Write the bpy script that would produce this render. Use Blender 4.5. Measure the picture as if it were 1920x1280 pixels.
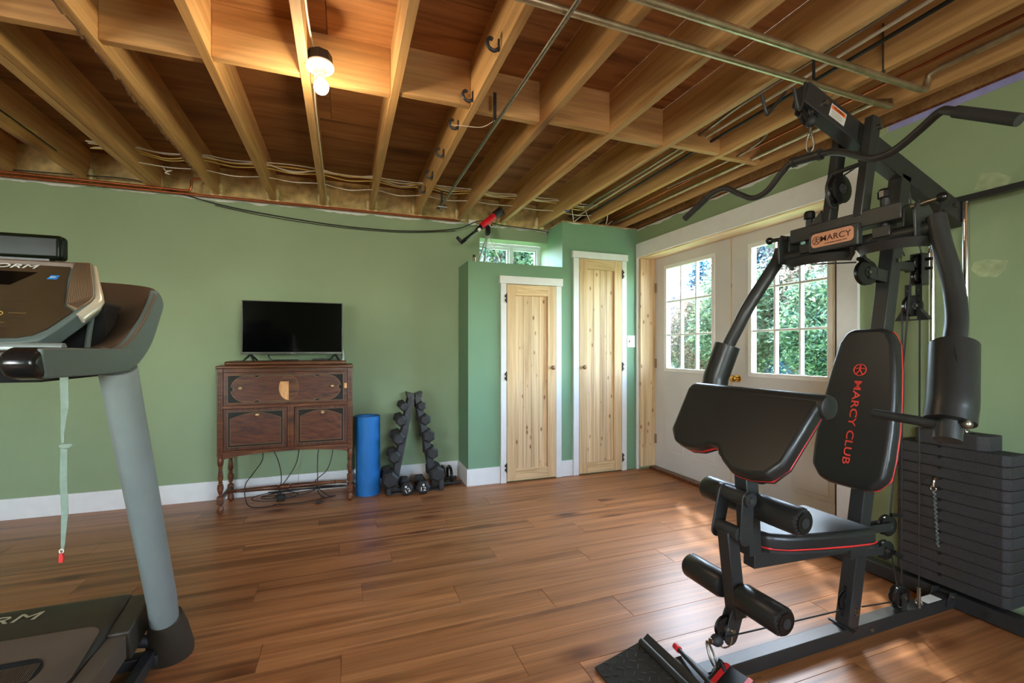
import bpy, bmesh, math, random
from mathutils import Vector as V, Matrix
random.seed(7)
PI = math.pi
S = bpy.context.scene
C = S.collection
for o in list(bpy.data.objects): bpy.data.objects.remove(o)

# ------------------------------------------------------------------ camera, sky, sun, exposure
cd = bpy.data.cameras.new('camera'); cam = bpy.data.objects.new('camera', cd); C.objects.link(cam)
cd.sensor_width = 36; cd.lens = 36*855/1920; cd.shift_y = 16.3/1920; cd.clip_start = .02
cam.location = (0, 0, 1.18); cam.rotation_euler = (PI/2, 0, -math.radians(20.29))
S.camera = cam
w = bpy.data.worlds.new('sky'); S.world = w; w.use_nodes = True
nt = w.node_tree; bg = nt.nodes['Background']
sky = nt.nodes.new('ShaderNodeTexSky'); sky.sky_type = 'NISHITA'; sky.sun_disc = False
sky.sun_elevation = math.radians(52); sky.sun_rotation = math.radians(37); sky.air_density = 1.0; sky.dust_density = 1.2
nt.links.new(sky.outputs[0], bg.inputs[0]); bg.inputs[1].default_value = 4.5
sd = bpy.data.lights.new('sun', 'SUN'); sd.energy = 4; sd.angle = math.radians(2.5); sd.color = (1, .95, .87)
so = bpy.data.objects.new('sun', sd); C.objects.link(so)
so.rotation_euler = V((.99, 1.34, 2.0)).to_track_quat('Z', 'Y').to_euler()
def area(name, loc, direction, sx, sy, power, col, portal=False):
    l = bpy.data.lights.new(name, 'AREA'); l.shape = 'RECTANGLE'; l.size = sx; l.size_y = sy; l.energy = power; l.color = col
    o = bpy.data.objects.new(name, l); C.objects.link(o); o.location = loc
    o.rotation_euler = V(direction).to_track_quat('-Z', 'Y').to_euler()
    if portal: l.cycles.is_portal = True
    return o
# fill lights added at two made-up rear windows; daylight of the glazed doors and of the small high window
area('rear_fill_light', (-2.75, -2.16, 1.5), (.25, 1, 0), 1.2, 1.0, 60, (1, .97, .92))
area('rear_fill_light', (1.0, -2.16, 1.5), (0, 1, 0), 1.2, 1.0, 26, (1, .97, .92))
# portals only guide the sampling of the sky through the glazed openings
for yy in (3.32, 2.34): area('door_portal', (3.0, yy, 1.485), (-1, 0, 0), .60, .97, 1, (1, 1, 1), True)
area('window_portal', (1.57, 4.44, 2.11), (0, -1, 0), .70, .30, 1, (1, 1, 1), True)
S.view_settings.view_transform = 'Standard'; S.view_settings.look = 'None'
S.view_settings.exposure = 0.68; S.view_settings.gamma = 1; S.view_settings.use_curve_mapping = False

# ------------------------------------------------------------------ materials
def L(r, g, b):
    f = lambda c: (c/255/12.92) if c/255 <= .04045 else ((c/255+.055)/1.055)**2.4
    return (f(r), f(g), f(b), 1)
def base(name, rough=.5, metal=0, spec=.5):
    m = bpy.data.materials.new(name); m.use_nodes = True; b = m.node_tree.nodes['Principled BSDF']
    b.inputs['Roughness'].default_value = rough; b.inputs['Metallic'].default_value = metal
    b.inputs['Specular IOR Level'].default_value = spec
    return m, m.node_tree, b
def N(t, typ, **k):
    n = t.nodes.new(typ)
    for a, v in k.items():
        if a in n.inputs: n.inputs[a].default_value = v
        else: setattr(n, a, v)
    return n
def coords(t, scale, rnd=True, rot=(0, 0, 0)):
    tc = N(t, 'ShaderNodeTexCoord'); mp = N(t, 'ShaderNodeMapping'); mp.inputs['Scale'].default_value = scale; mp.inputs['Rotation'].default_value = rot
    t.links.new(tc.outputs['Object'], mp.inputs['Vector'])
    if rnd:
        oi = N(t, 'ShaderNodeObjectInfo'); mu = N(t, 'ShaderNodeVectorMath', operation='SCALE'); mu.inputs[3].default_value = 37.0
        cx = N(t, 'ShaderNodeCombineXYZ')
        for i in range(3): t.links.new(oi.outputs['Random'], cx.inputs[i])
        t.links.new(cx.outputs[0], mu.inputs[0]); t.links.new(mu.outputs[0], mp.inputs['Location'])
    return mp
def ramp(t, fac, stops):
    r = N(t, 'ShaderNodeValToRGB'); e = r.color_ramp.elements
    while len(e) < len(stops): e.new(.5)
    for i, (p, c) in enumerate(stops): e[i].position = p; e[i].color = c
    t.links.new(fac, r.inputs[0]); return r
def bump(t, b, h, strength, dist=.002):
    n = N(t, 'ShaderNodeBump'); n.inputs['Strength'].default_value = strength; n.inputs['Distance'].default_value = dist
    t.links.new(h, n.inputs['Height']); t.links.new(n.outputs[0], b.inputs['Normal'])
def flat(name, col, rough=.5, metal=0, spec=.5, var=.12, scale=14, bmp=0):
    m, t, b = base(name, rough, metal, spec)
    mp = coords(t, (scale,)*3); n = N(t, 'ShaderNodeTexNoise', Scale=1., Detail=4.)
    t.links.new(mp.outputs[0], n.inputs['Vector'])
    lo = tuple(c*(1-var) for c in col[:3])+(1,); hi = tuple(min(1, c*(1+var)) for c in col[:3])+(1,)
    r = ramp(t, n.outputs['Fac'], [(.3, lo), (.7, hi)]); t.links.new(r.outputs[0], b.inputs['Base Color'])
    if bmp: 
        n2 = N(t, 'ShaderNodeTexNoise', Scale=12., Detail=3.); t.links.new(mp.outputs[0], n2.inputs['Vector']); bump(t, b, n2.outputs['Fac'], bmp)
    return m
def wood(name, dark, mid, light, axis='X', along=1.2, across=16, rough=.5, knots=0, rndval=.12, spec=.4, bmp=.15, ring=3.0):
    m, t, b = base(name, rough, 0, spec)
    sc = [across]*3; sc['XYZ'.index(axis)] = along
    mp = coords(t, tuple(sc))
    n = N(t, 'ShaderNodeTexNoise', Scale=1., Detail=6., Distortion=ring); n.inputs['Roughness'].default_value = .62
    t.links.new(mp.outputs[0], n.inputs['Vector'])
    r = ramp(t, n.outputs['Fac'], [(.28, dark), (.48, mid), (.72, light)])
    out = r.outputs[0]
    sf = [across*6]*3; sf['XYZ'.index(axis)] = along*3
    mf = coords(t, tuple(sf)); nf = N(t, 'ShaderNodeTexNoise', Scale=1., Detail=3.); t.links.new(mf.outputs[0], nf.inputs['Vector'])
    rf = ramp(t, nf.outputs['Fac'], [(.3, (.72, .72, .72, 1)), (.65, (1.1, 1.1, 1.1, 1))])
    mx = N(t, 'ShaderNodeMixRGB', blend_type='MULTIPLY'); mx.inputs[0].default_value = .7
    t.links.new(out, mx.inputs[1]); t.links.new(rf.outputs[0], mx.inputs[2]); out = mx.outputs[0]
    if knots:
        sk = [4.2*knots]*3; sk['XYZ'.index(axis)] = 1.9*knots
        mk_ = coords(t, tuple(sk)); vo = N(t, 'ShaderNodeTexVoronoi', Scale=1.); t.links.new(mk_.outputs[0], vo.inputs['Vector'])
        rk = ramp(t, vo.outputs['Distance'], [(.06, (.16, .08, .04, 1)), (.11, (.55, .40, .30, 1)), (.20, (1, 1, 1, 1))])
        m2 = N(t, 'ShaderNodeMixRGB', blend_type='MULTIPLY'); m2.inputs[0].default_value = .85
        t.links.new(out, m2.inputs[1]); t.links.new(rk.outputs[0], m2.inputs[2]); out = m2.outputs[0]
    oi = N(t, 'ShaderNodeObjectInfo'); mr = N(t, 'ShaderNodeMapRange'); mr.inputs[3].default_value = 1-rndval; mr.inputs[4].default_value = 1+rndval
    t.links.new(oi.outputs['Random'], mr.inputs[0]); hs = N(t, 'ShaderNodeHueSaturation'); t.links.new(mr.outputs[0], hs.inputs['Value'])
    t.links.new(out, hs.inputs['Color']); t.links.new(hs.outputs[0], b.inputs['Base Color'])
    if bmp: bump(t, b, nf.outputs['Fac'], bmp, .001)
    return m
def paint(name, col, zpatch=None, rough=.55):
    m, t, b = base(name, rough, 0, .35)
    mp = coords(t, (1.3, 1.3, 1.3), False); n = N(t, 'ShaderNodeTexNoise', Scale=1., Detail=5.); t.links.new(mp.outputs[0], n.inputs['Vector'])
    r = ramp(t, n.outputs['Fac'], [(.3, tuple(c*.93 for c in col[:3])+(1,)), (.7, tuple(c*1.06 for c in col[:3])+(1,))]); out = r.outputs[0]
    if zpatch:
        tc = N(t, 'ShaderNodeTexCoord'); sx = N(t, 'ShaderNodeSeparateXYZ'); t.links.new(tc.outputs['Object'], sx.inputs[0])
        n2 = N(t, 'ShaderNodeTexNoise', Scale=5., Detail=8.); t.links.new(tc.outputs['Object'], n2.inputs['Vector'])
        a = N(t, 'ShaderNodeMath', operation='MULTIPLY_ADD'); a.inputs[1].default_value = .085; t.links.new(n2.outputs['Fac'], a.inputs[0]); t.links.new(sx.outputs[2], a.inputs[2])
        g = N(t, 'ShaderNodeMath', operation='GREATER_THAN'); g.inputs[1].default_value = zpatch; t.links.new(a.outputs[0], g.inputs[0])
        mx = N(t, 'ShaderNodeMixRGB'); t.links.new(g.outputs[0], mx.inputs[0]); t.links.new(out, mx.inputs[1]); mx.inputs[2].default_value = L(214, 214, 204); out = mx.outputs[0]
    t.links.new(out, b.inputs['Base Color'])
    n3 = N(t, 'ShaderNodeTexNoise', Scale=260., Detail=2.); tc2 = N(t, 'ShaderNodeTexCoord'); t.links.new(tc2.outputs['Object'], n3.inputs['Vector']); bump(t, b, n3.outputs['Fac'], .12, .001)
    return m
def emit(name, col, st):
    m = bpy.data.materials.new(name); m.use_nodes = True; t = m.node_tree; t.nodes.remove(t.nodes['Principled BSDF'])
    e = N(t, 'ShaderNodeEmission'); e.inputs[0].default_value = col; e.inputs[1].default_value = st
    t.links.new(e.outputs[0], t.nodes['Material Output'].inputs[0]); return m
def glass_mat():
    m = bpy.data.materials.new('window_glass'); m.use_nodes = True; t = m.node_tree; t.nodes.remove(t.nodes['Principled BSDF'])
    tr = N(t, 'ShaderNodeBsdfTransparent'); tr.inputs[0].default_value = (.93, .97, .96, 1); gl = N(t, 'ShaderNodeBsdfGlossy'); gl.inputs['Roughness'].default_value = .02
    fr = N(t, 'ShaderNodeLayerWeight'); fr.inputs[0].default_value = .5; pw = N(t, 'ShaderNodeMath', operation='POWER'); pw.inputs[1].default_value = 4.0; t.links.new(fr.outputs['Facing'], pw.inputs[0]); mr = N(t, 'ShaderNodeMapRange'); mr.inputs[3].default_value = .04; mr.inputs[4].default_value = .9; t.links.new(pw.outputs[0], mr.inputs[0]); mx = N(t, 'ShaderNodeMixShader')
    t.links.new(mr.outputs[0], mx.inputs[0]); t.links.new(tr.outputs[0], mx.inputs[1]); t.links.new(gl.outputs[0], mx.inputs[2])
    t.links.new(mx.outputs[0], t.nodes['Material Output'].inputs[0]); return m
GREEN = paint('sage_green_paint', L(142, 160, 122), 2.409)
GREENB = paint('sage_green_closet_paint', L(122, 156, 124), 2.43)
WHITE = flat('white_trim_paint', L(232, 231, 228), .45, var=.03)
DOORW = flat('white_door_paint', L(208, 204, 200), .5, var=.04, scale=3)
PLANK = wood('brown_laminate', L(98, 56, 30), L(162, 103, 60), L(194, 132, 84), 'X', .55, 15, .36, knots=.75, rndval=.09, spec=.5, bmp=.06, ring=.8)
SUB = flat('subfloor_grey', L(60, 45, 35))
JOIST = wood('fir_joist', L(170, 124, 70), L(198, 152, 94), L(218, 174, 116), 'Y', .6, 9, .65, knots=.5, rndval=.08, ring=1)
BLOCK = wood('fir_blocking', L(166, 118, 66), L(194, 144, 88), L(210, 164, 104), 'X', .9, 9, .65, knots=.4, rndval=.1, ring=1)
PLY = wood('plywood_deck', L(96, 58, 28), L(152, 102, 56), L(176, 124, 72), 'X', .9, 8, .7, knots=.35, rndval=.12, ring=.8)
OSB = flat('rim_insulation', L(196, 168, 108), .8, var=.35, scale=16, bmp=.4)
OAKX = wood('pale_oak', L(200, 160, 114), L(218, 182, 136), L(228, 196, 152), 'Z', .9, 26, .5, rndval=.06, ring=.8)
PINE = wood('knotty_pine', L(186, 146, 102), L(222, 186, 142), L(236, 208, 166), 'Z', .7, 22, .5, knots=3.8, rndval=.12, ring=.6)
PINEX = wood('knotty_pine_rail', L(196, 154, 106), L(224, 188, 140), L(236, 208, 164), 'X', .8, 14, .5, rndval=.06)
PINEY = wood('pine_head_jamb', L(200, 162, 116), L(232, 202, 156), L(242, 218, 178), 'Y', .8, 14, .5, rndval=.06)
WALNUT = wood('walnut_veneer', L(44, 20, 10), L(88, 44, 22), L(116, 64, 34), 'X', 2.0, 9, .32, rndval=.08, ring=5)
WALD = wood('dark_walnut', L(40, 18, 8), L(80, 40, 20), L(104, 60, 32), 'Z', 2.0, 16, .32, rndval=.10, ring=2)
WALX = wood('walnut_moulding', L(50, 26, 14), L(98, 56, 32), L(130, 82, 50), 'X', 1.6, 20, .3, rndval=.10, ring=2)
EBONY = flat('ebonised_field', L(20, 17, 12), .45, spec=.25)
IVORY = flat('inlay_line', L(150, 118, 70), .4)
BLOND = wood('bare_blond_wood', L(190, 122, 66), L(222, 158, 98), L(236, 180, 122), 'Z', 4, 12, .5)
BLK = flat('black_powder_coat', L(44, 45, 44), .42, var=.06)
BLKG = flat('black_gloss_plastic', L(22, 22, 22), .24, var=.05)
RUB = flat('black_rubber', L(40, 41, 40), .6, var=.1)
PLATE = flat('cast_weight_plate', L(52, 50, 48), .75, var=.45, scale=240, bmp=.3)
VINYL = flat('black_vinyl', L(36, 36, 34), .36, var=.1, scale=5)
HOLE = flat('pin_hole_dark', L(6, 6, 6), .9)
RED = flat('red_piping', L(214, 44, 44), .4)
REDP = flat('red_print', L(222, 66, 54), .5)
BLKR = flat('dark_smoked_plastic', L(20, 24, 14), .25, spec=.12, var=.05)
CHROME = flat('chrome', L(205, 203, 196), .12, metal=1, var=.02)
STEEL = flat('galvanised_steel', L(150, 146, 134), .35, metal=1, var=.15, scale=40)
IRONP = flat('gas_pipe', L(184, 168, 138), .35, metal=.85, var=.2, scale=20)
COPPER = flat('copper_pipe', L(170, 92, 56), .35, metal=.9, var=.2, scale=20)
BRASS = flat('brass', L(214, 168, 88), .2, metal=1, var=.05)
KNOBB = flat('antique_bronze', L(146, 116, 84), .4, metal=.6)
GREYM = flat('silver_grey_paint', L(142, 152, 148), .38, metal=.25, var=.04)
SLATE = flat('slate_grey_plastic', L(92, 104, 100), .42, var=.06, scale=4)
BROWNP = flat('brown_grey_plastic', L(92, 72, 54), .5, var=.12, scale=6, bmp=.1)
CHARC = flat('dark_olive_plastic', L(56, 50, 38), .5, var=.12, scale=5, bmp=.1)
TAUPE = flat('taupe_overlay', L(92, 78, 64), .55, var=.1, scale=4)
SILV = flat('silver_edge', L(206, 196, 172), .3, metal=.3, var=.04)
SPKR = flat('ribbed_speaker_grille', L(150, 124, 94), .5, var=.06)
CONS = flat('console_overlay', L(66, 54, 38), .14, var=.12, scale=6)
SCRN = flat('tv_screen', L(5, 7, 7), .08, spec=.3, var=.05)
BEZ = flat('tv_bezel', L(88, 88, 82), .35, metal=.4)
BLUE = flat('blue_foam', L(28, 112, 184), .6, var=.05)
CABW = flat('white_cable', L(220, 212, 190), .5); CABY = flat('yellow_cable', L(214, 184, 96), .5); CABK = flat('black_cable', L(28, 27, 26), .5)
PORC = flat('white_porcelain', L(235, 228, 212), .3, var=.02)
SALM = flat('salmon_badge', L(214, 150, 116), .35)
PRT = flat('dark_print', L(70, 36, 24), .5); WHP = flat('white_print', L(222, 222, 216), .5); YEP = flat('yellow_print', L(200, 160, 60), .5); GRP = flat('grey_print', L(170, 160, 130), .45)
ORNG = flat('orange_print', L(226, 108, 50), .5)
REDT = flat('red_telescope_enamel', L(214, 24, 44), .3)
ALU = flat('brushed_aluminium', L(196, 196, 192), .3, metal=.7)
STRAP = flat('pale_webbing', L(128, 146, 130), .7, var=.1, scale=60)
PLAST = flat('joint_compound', L(160, 172, 132), .8, var=.2, scale=30, bmp=.3)
PURP = flat('purple_drywall', L(150, 148, 196), .8)
GLASS = glass_mat()
VINW = flat('white_vinyl_frame', L(216, 222, 220), .4, var=.03)
BULB = emit('lit_bulb', (1, .86, .62, 1), 26)
GRASS = flat('grass', L(90, 128, 56), .9, var=.4, scale=3)
BARK = flat('bark', L(92, 80, 66), .9, var=.3)
def leaf(name, col, col2):
    m, t, b = base(name, .5)
    g = N(t, 'ShaderNodeNewGeometry'); r = ramp(t, g.outputs['Random Per Island'], [(0, col), (1, col2)])
    t.links.new(r.outputs[0], b.inputs['Base Color'])
    tl = N(t, 'ShaderNodeBsdfTranslucent'); t.links.new(r.outputs[0], tl.inputs[0]); mx = N(t, 'ShaderNodeMixShader'); mx.inputs[0].default_value = .5
    o = t.nodes['Material Output']; t.links.new(b.outputs[0], mx.inputs[1]); t.links.new(tl.outputs[0], mx.inputs[2]); t.links.new(mx.outputs[0], o.inputs[0]); return m
LEAF = [leaf('leaf_green', L(34, 72, 58), L(146, 164, 118)), leaf('leaf_autumn', L(72, 88, 76), L(216, 180, 152)), leaf('leaf_blue_spruce', L(24, 70, 92), L(104, 148, 166)), leaf('leaf_pale', L(104, 104, 104), L(232, 222, 220))]

# ------------------------------------------------------------------ geometry helpers
def cat(pts, n=8, closed=False):
    P = [V(p) for p in pts]; out = []
    m = len(P)
    for i in range(m if closed else m-1):
        a = P[(i-1) % m] if (closed or i > 0) else P[0]; b = P[i]; c = P[(i+1) % m]; d = P[(i+2) % m] if (closed or i+2 < m) else P[-1]
        for k in range(n):
            s = k/n
            out.append(.5*((2*b)+(c-a)*s+(2*a-5*b+4*c-d)*s*s+(3*b-a-3*c+d)*s**3))
    if not closed: out.append(P[-1])
    return out
def frame(d):
    d = V(d).normalized(); u = V((0, 0, 1)) if abs(d.z) < .9 else V((0, 1, 0))
    x = u.cross(d).normalized(); return x, d.cross(x)
class MB:
    def __init__(s): s.v = []; s.f = []
    def add(s, vs, fs):
        k = len(s.v); s.v += [V(p) for p in vs]; s.f += [tuple(i+k for i in f) for f in fs]; return s
    def box(s, x0, x1, y0, y1, z0, z1):
        return s.add([(x, y, z) for z in (z0, z1) for y in (y0, y1) for x in (x0, x1)],
                     [(0, 2, 3, 1), (4, 5, 7, 6), (0, 1, 5, 4), (2, 6, 7, 3), (0, 4, 6, 2), (1, 3, 7, 5)])
    def beam(s, p0, p1, w, h, up=(0, 0, 1)):       # w across, h along up
        p0, p1 = V(p0), V(p1); d = (p1-p0).normalized(); u = V(up); u = (u-d*u.dot(d)).normalized(); x = d.cross(u)
        vs = [p+x*(a*w/2)+u*(b*h/2) for p in (p0, p1) for b in (-1, 1) for a in (-1, 1)]
        return s.add(vs, [(0, 1, 3, 2), (4, 6, 7, 5), (0, 4, 5, 1), (2, 3, 7, 6), (0, 2, 6, 4), (1, 5, 7, 3)])
    def tube(s, pts, r, n=12, closed=False, sy=1.0):
        P = [V(p) for p in pts]; m = len(P); R = r if isinstance(r, (list, tuple)) else [r]*m
        d = (P[1]-P[0]); x, y = frame(d); rings = []; k = len(s.v)
        for i, p in enumerate(P):
            t = (P[(i+1) % m]-P[i-1]) if closed else (P[min(i+1, m-1)]-P[max(i-1, 0)])
            if t.length < 1e-9: t = d
            t.normalize(); x = (x-t*x.dot(t)).normalized(); y = t.cross(x)
            for j in range(n):
                a = 2*PI*j/n; s.v.append(p+(x*math.cos(a)*sy+y*math.sin(a))*R[i])
        for i in range(m if closed else m-1):
            for j in range(n):
                a = k+i*n+j; b = k+i*n+(j+1) % n; c = k+((i+1) % m)*n+(j+1) % n; e = k+((i+1) % m)*n+j
                s.f.append((a, b, c, e))
        if not closed:
            s.f.append(tuple(k+j for j in reversed(range(n)))); s.f.append(tuple(k+(m-1)*n+j for j in range(n)))
        return s
    def cyl(s, p0, p1, r, r1=None, n=20):
        return s.tube([p0, p1], [r, r if r1 is None else r1], n)
    def lathe(s, prof, o, ax=(0, 0, 1), n=20, sx=1.0, f=None):   # prof [(r,h)]
        o = V(o); ax = V(ax).normalized(); x, y = f if f else frame(ax); k = len(s.v)
        for r, h in prof:
            for j in range(n):
                a = 2*PI*j/n; s.v.append(o+ax*h+(x*math.cos(a)*sx+y*math.sin(a))*r)
        for i in range(len(prof)-1):
            for j in range(n):
                s.f.append((k+i*n+j, k+i*n+(j+1) % n, k+(i+1)*n+(j+1) % n, k+(i+1)*n+j))
        s.f.append(tuple(k+j for j in reversed(range(n)))); s.f.append(tuple(k+(len(prof)-1)*n+j for j in range(n)))
        return s
    def prism(s, poly, o, ux, uy, dep):            # poly 2d -> thick plate, dep vector
        o, ux, uy, dep = V(o), V(ux), V(uy), V(dep); m = len(poly)
        a = [o+ux*p[0]+uy*p[1] for p in poly]; vs = a+[p+dep for p in a]
        return s.add(vs, [tuple(reversed(range(m))), tuple(range(m, 2*m))]+[(i, (i+1) % m, (i+1) % m+m, i+m) for i in range(m)])
    def ball(s, c, r, n=16, sc=(1, 1, 1)):
        c = V(c); k = len(s.v); m = n//2
        for i in range(1, m):
            t = PI*i/m
            for j in range(n):
                a = 2*PI*j/n; s.v.append(c+V((math.sin(t)*math.cos(a)*sc[0], math.sin(t)*math.sin(a)*sc[1], math.cos(t)*sc[2]))*r)
        s.v.append(c+V((0, 0, r*sc[2]))); s.v.append(c-V((0, 0, r*sc[2]))); T = len(s.v)-2
        for i in range(m-2):
            for j in range(n): s.f.append((k+i*n+j, k+(i+1)*n+j, k+(i+1)*n+(j+1) % n, k+i*n+(j+1) % n))
        for j in range(n):
            s.f.append((T, k+j, k+(j+1) % n)); s.f.append((T+1, k+(m-2)*n+(j+1) % n, k+(m-2)*n+j))
        return s
    def text(s, txt, o, ux, uy, width, height, dep=.0008, shear=0, bold=0):   # lower left corner o, unit dirs ux, uy
        cu = bpy.data.curves.new('lettering', 'FONT'); cu.body = txt; cu.size = 1; cu.extrude = .5; cu.resolution_u = 3; cu.offset = bold
        ob = bpy.data.objects.new('lettering', cu); C.objects.link(ob)
        me = bpy.data.meshes.new_from_object(ob.evaluated_get(bpy.context.evaluated_depsgraph_get())); vs = [v.co.copy() for v in me.vertices]; fs = [tuple(p.vertices) for p in me.polygons]
        bpy.data.objects.remove(ob); bpy.data.curves.remove(cu); bpy.data.meshes.remove(me)
        if not vs: return s
        x0 = min(v.x for v in vs); x1 = max(v.x for v in vs); y0 = min(v.y for v in vs); y1 = max(v.y for v in vs)
        o, ux, uy = V(o), V(ux).normalized(), V(uy).normalized(); nz = ux.cross(uy)
        return s.add([o+ux*((v.x-x0)/(x1-x0)*width+shear*(v.y-y0)/(y1-y0)*height)+uy*((v.y-y0)/(y1-y0)*height)+nz*((v.z+.5)*dep) for v in vs], fs)
W = {}
def setp(o, label=None, catg=None, group=None, kind=None):
    if label: o['label'] = label
    if catg: o['category'] = catg
    if group: o['group'] = group
    if kind: o['kind'] = kind
    return o
def mk(name, mb, mat, parent=None, origin=None, bev=0, seg=2, ang=35, label=None, kind=None):
    po = W.get(parent, V((0, 0, 0))) if parent else V((0, 0, 0))
    og = V(origin) if origin is not None else po
    me = bpy.data.meshes.new(name); me.from_pydata([tuple(v-og) for v in mb.v], [], mb.f); me.materials.append(mat)
    bm = bmesh.new(); bm.from_mesh(me); bmesh.ops.recalc_face_normals(bm, faces=bm.faces); bm.to_mesh(me); bm.free()
    for p in me.polygons: p.use_smooth = True
    me.set_sharp_from_angle(angle=math.radians(ang)); me.update()
    o = bpy.data.objects.new(name, me); C.objects.link(o)
    if parent: o.parent = parent
    o.location = og-po; W[o] = og
    if bev:
        b = o.modifiers.new('bevel', 'BEVEL'); b.width = bev; b.segments = seg; b.limit_method = 'ANGLE'; b.angle_limit = math.radians(30)
    if label: o['label'] = label
    if kind: o['kind'] = kind
    return o
def E(name, label, catg, loc, group=None):
    o = bpy.data.objects.new(name, None); C.objects.link(o); o.location = loc; W[o] = V(loc); o.empty_display_size = .1
    return setp(o, label, catg, group)
def T(name, mb, mat, label, catg, group=None, origin=None, **k):
    if origin is None:
        n = len(mb.v); c = sum(mb.v, V((0, 0, 0)))/n; origin = (c.x, c.y, min(v.z for v in mb.v))
    return setp(mk(name, mb, mat, None, origin, **k), label, catg, group)
def ST(name, mb, mat, **k): return mk(name, mb, mat, None, (0, 0, 0), kind='structure', **k)
def copy_of(src, parent, loc):
    o = src.copy(); C.objects.link(o); o.parent = parent; po = W.get(parent, V((0, 0, 0))) if parent else V((0, 0, 0)); o.location = V(loc)-po; W[o] = V(loc); return o

# ------------------------------------------------------------------ room shell
XR, YB, YC, ZW = 2.755, 4.194, 3.845, 2.385
fl = ST('floor', MB().box(-3.6, 3.0, -2.25, 4.2, -.08, -.0125), SUB)
pm = None; ln, wd = 1.22, .18
row = 0; y = -2.25
while y < 4.19:
    off = (row*.437+random.random()*.25) % ln; x = -3.6-off
    while x < XR+.02:
        a = max(x, -3.6); b = min(x+ln, 2.93 if 1.87 < y < 3.8 else 2.76); yy = min(y+wd, 4.2)
        if b-a > .04:
            full = (b-a > ln-.001 and yy-y > wd-.001)
            if full and pm: copy_of(pm, fl, (a, y, 0))
            else:
                p = mk('plank', MB().box(a+.0006, b-.0006, y+.0006, yy-.0006, -.012, 0), PLANK, fl, (a, y, 0), bev=.0009, seg=1)
                if full: pm = p
        x += ln
    y += wd; row += 1
wb = MB().box(-3.75, 1.22, YB, 4.36, 0, ZW).box(1.22, 1.925, YB, 4.36, 0, 1.957).box(1.22, 1.925, YB, 4.36, 2.255, ZW).box(1.925, 2.98, YB, 4.36, 0, ZW)
ST('wall_back', wb, GREEN)
wr = MB().box(XR, 2.98, -2.25, 1.885, 0, ZW).box(XR, 2.98, 1.885, 3.82, 2.11, ZW).box(XR, 2.98, 3.82, YB, 0, ZW).box(XR+.17, 2.98, 1.885, 3.82, -.08, .028)
wallr = ST('wall_right', wr, GREEN)
ST('wall_left', MB().box(-3.75, -3.6, -2.25, YB, 0, 2.64), GREEN)
rw = MB()
for a, b, c, d in ((-3.75, -3.35, 0, 2.64), (-3.35, -2.15, 0, 1.0), (-3.35, -2.15, 2.0, 2.64), (-2.15, .4, 0, 2.64), (.4, 1.6, 0, 1.0), (.4, 1.6, 2.0, 2.64), (1.6, 2.98, 0, 2.64)): rw.box(a, b, -2.4, -2.25, c, d)
ST('wall_rear', rw, GREEN)
ST('wall_closet', MB().box(1.016, 1.925, YC, YB, 0, 1.957).box(1.925, XR, YC, YB, 0, ZW), GREENB)
for i, x in enumerate((-2.75, 1.0)):  # both windows are added to house the fill lights behind the camera
    f = MB()
    for a, b, c, d in ((-.6, .6, 1.0, 1.05), (-.6, .6, 1.95, 2.0), (-.6, -.55, 1.05, 1.95), (.55, .6, 1.05, 1.95), (-.02, .02, 1.05, 1.95)): f.box(x+a, x+b, -2.38, -2.32, c, d)
    wn = ST('window_%d' % (i+2), f, VINW)
    for sgn in (-1, 1): mk('pane', MB().box(x+sgn*.285-.265, x+sgn*.285+.265, -2.352, -2.348, 1.05, 1.95), GLASS, wn)
# plaster marks and purple board edge on the right wall
PATCH1 = [(1.246, 1.925), (1.219, 1.992), (1.163, 1.976), (1.114, 1.937), (1.129, 1.918), (1.152, 1.895)]
PATCH2 = [(1.258, 1.556), (1.246, 1.588), (1.2, 1.595), (1.131, 1.577), (1.139, 1.541), (1.168, 1.508), (1.228, 1.52)]
for pts in (PATCH1, PATCH2):
    mk('plaster_patch', MB().prism(pts, (XR, 0, 0), (0, 1, 0), (0, 0, 1), (-.002, 0, 0)), PLAST, wallr, label='pale dried joint compound patch')
mk('drywall_edge', MB().box(XR-.002, XR, -.3, 1.60, 2.352, ZW), PURP, wallr, label='purple board edge left unpainted')
mk('drywall_edge', MB().prism([(1.60, 2.352), (1.80, 2.315), (1.86, 2.335), (1.86, 2.385), (1.6, 2.385)], (XR, 0, 0), (0, 1, 0), (0, 0, 1), (-.0022, 0, 0)), PLAST, wallr)
# baseboards
BH = .147
def bb(name, *a): ST(name, MB().box(*a), WHITE, bev=.002)
bb('baseboard_back', -3.6, -.35, YB-.014, YB, 0, BH); bb('baseboard_back', -.349, 1.002, YB-.014, YB, 0, BH)
bb('baseboard_left', -3.6, -3.586, -2.25, YB-.015, 0, BH)
bb('baseboard_closet_side', 1.002, 1.016, YC-.014, YB, 0, BH); bb('baseboard_closet', 1.017, 1.307, YC-.014, YC, 0, BH)
bb('baseboard_closet', 1.907, 2.03, YC-.014, YC, 0, BH)
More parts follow.
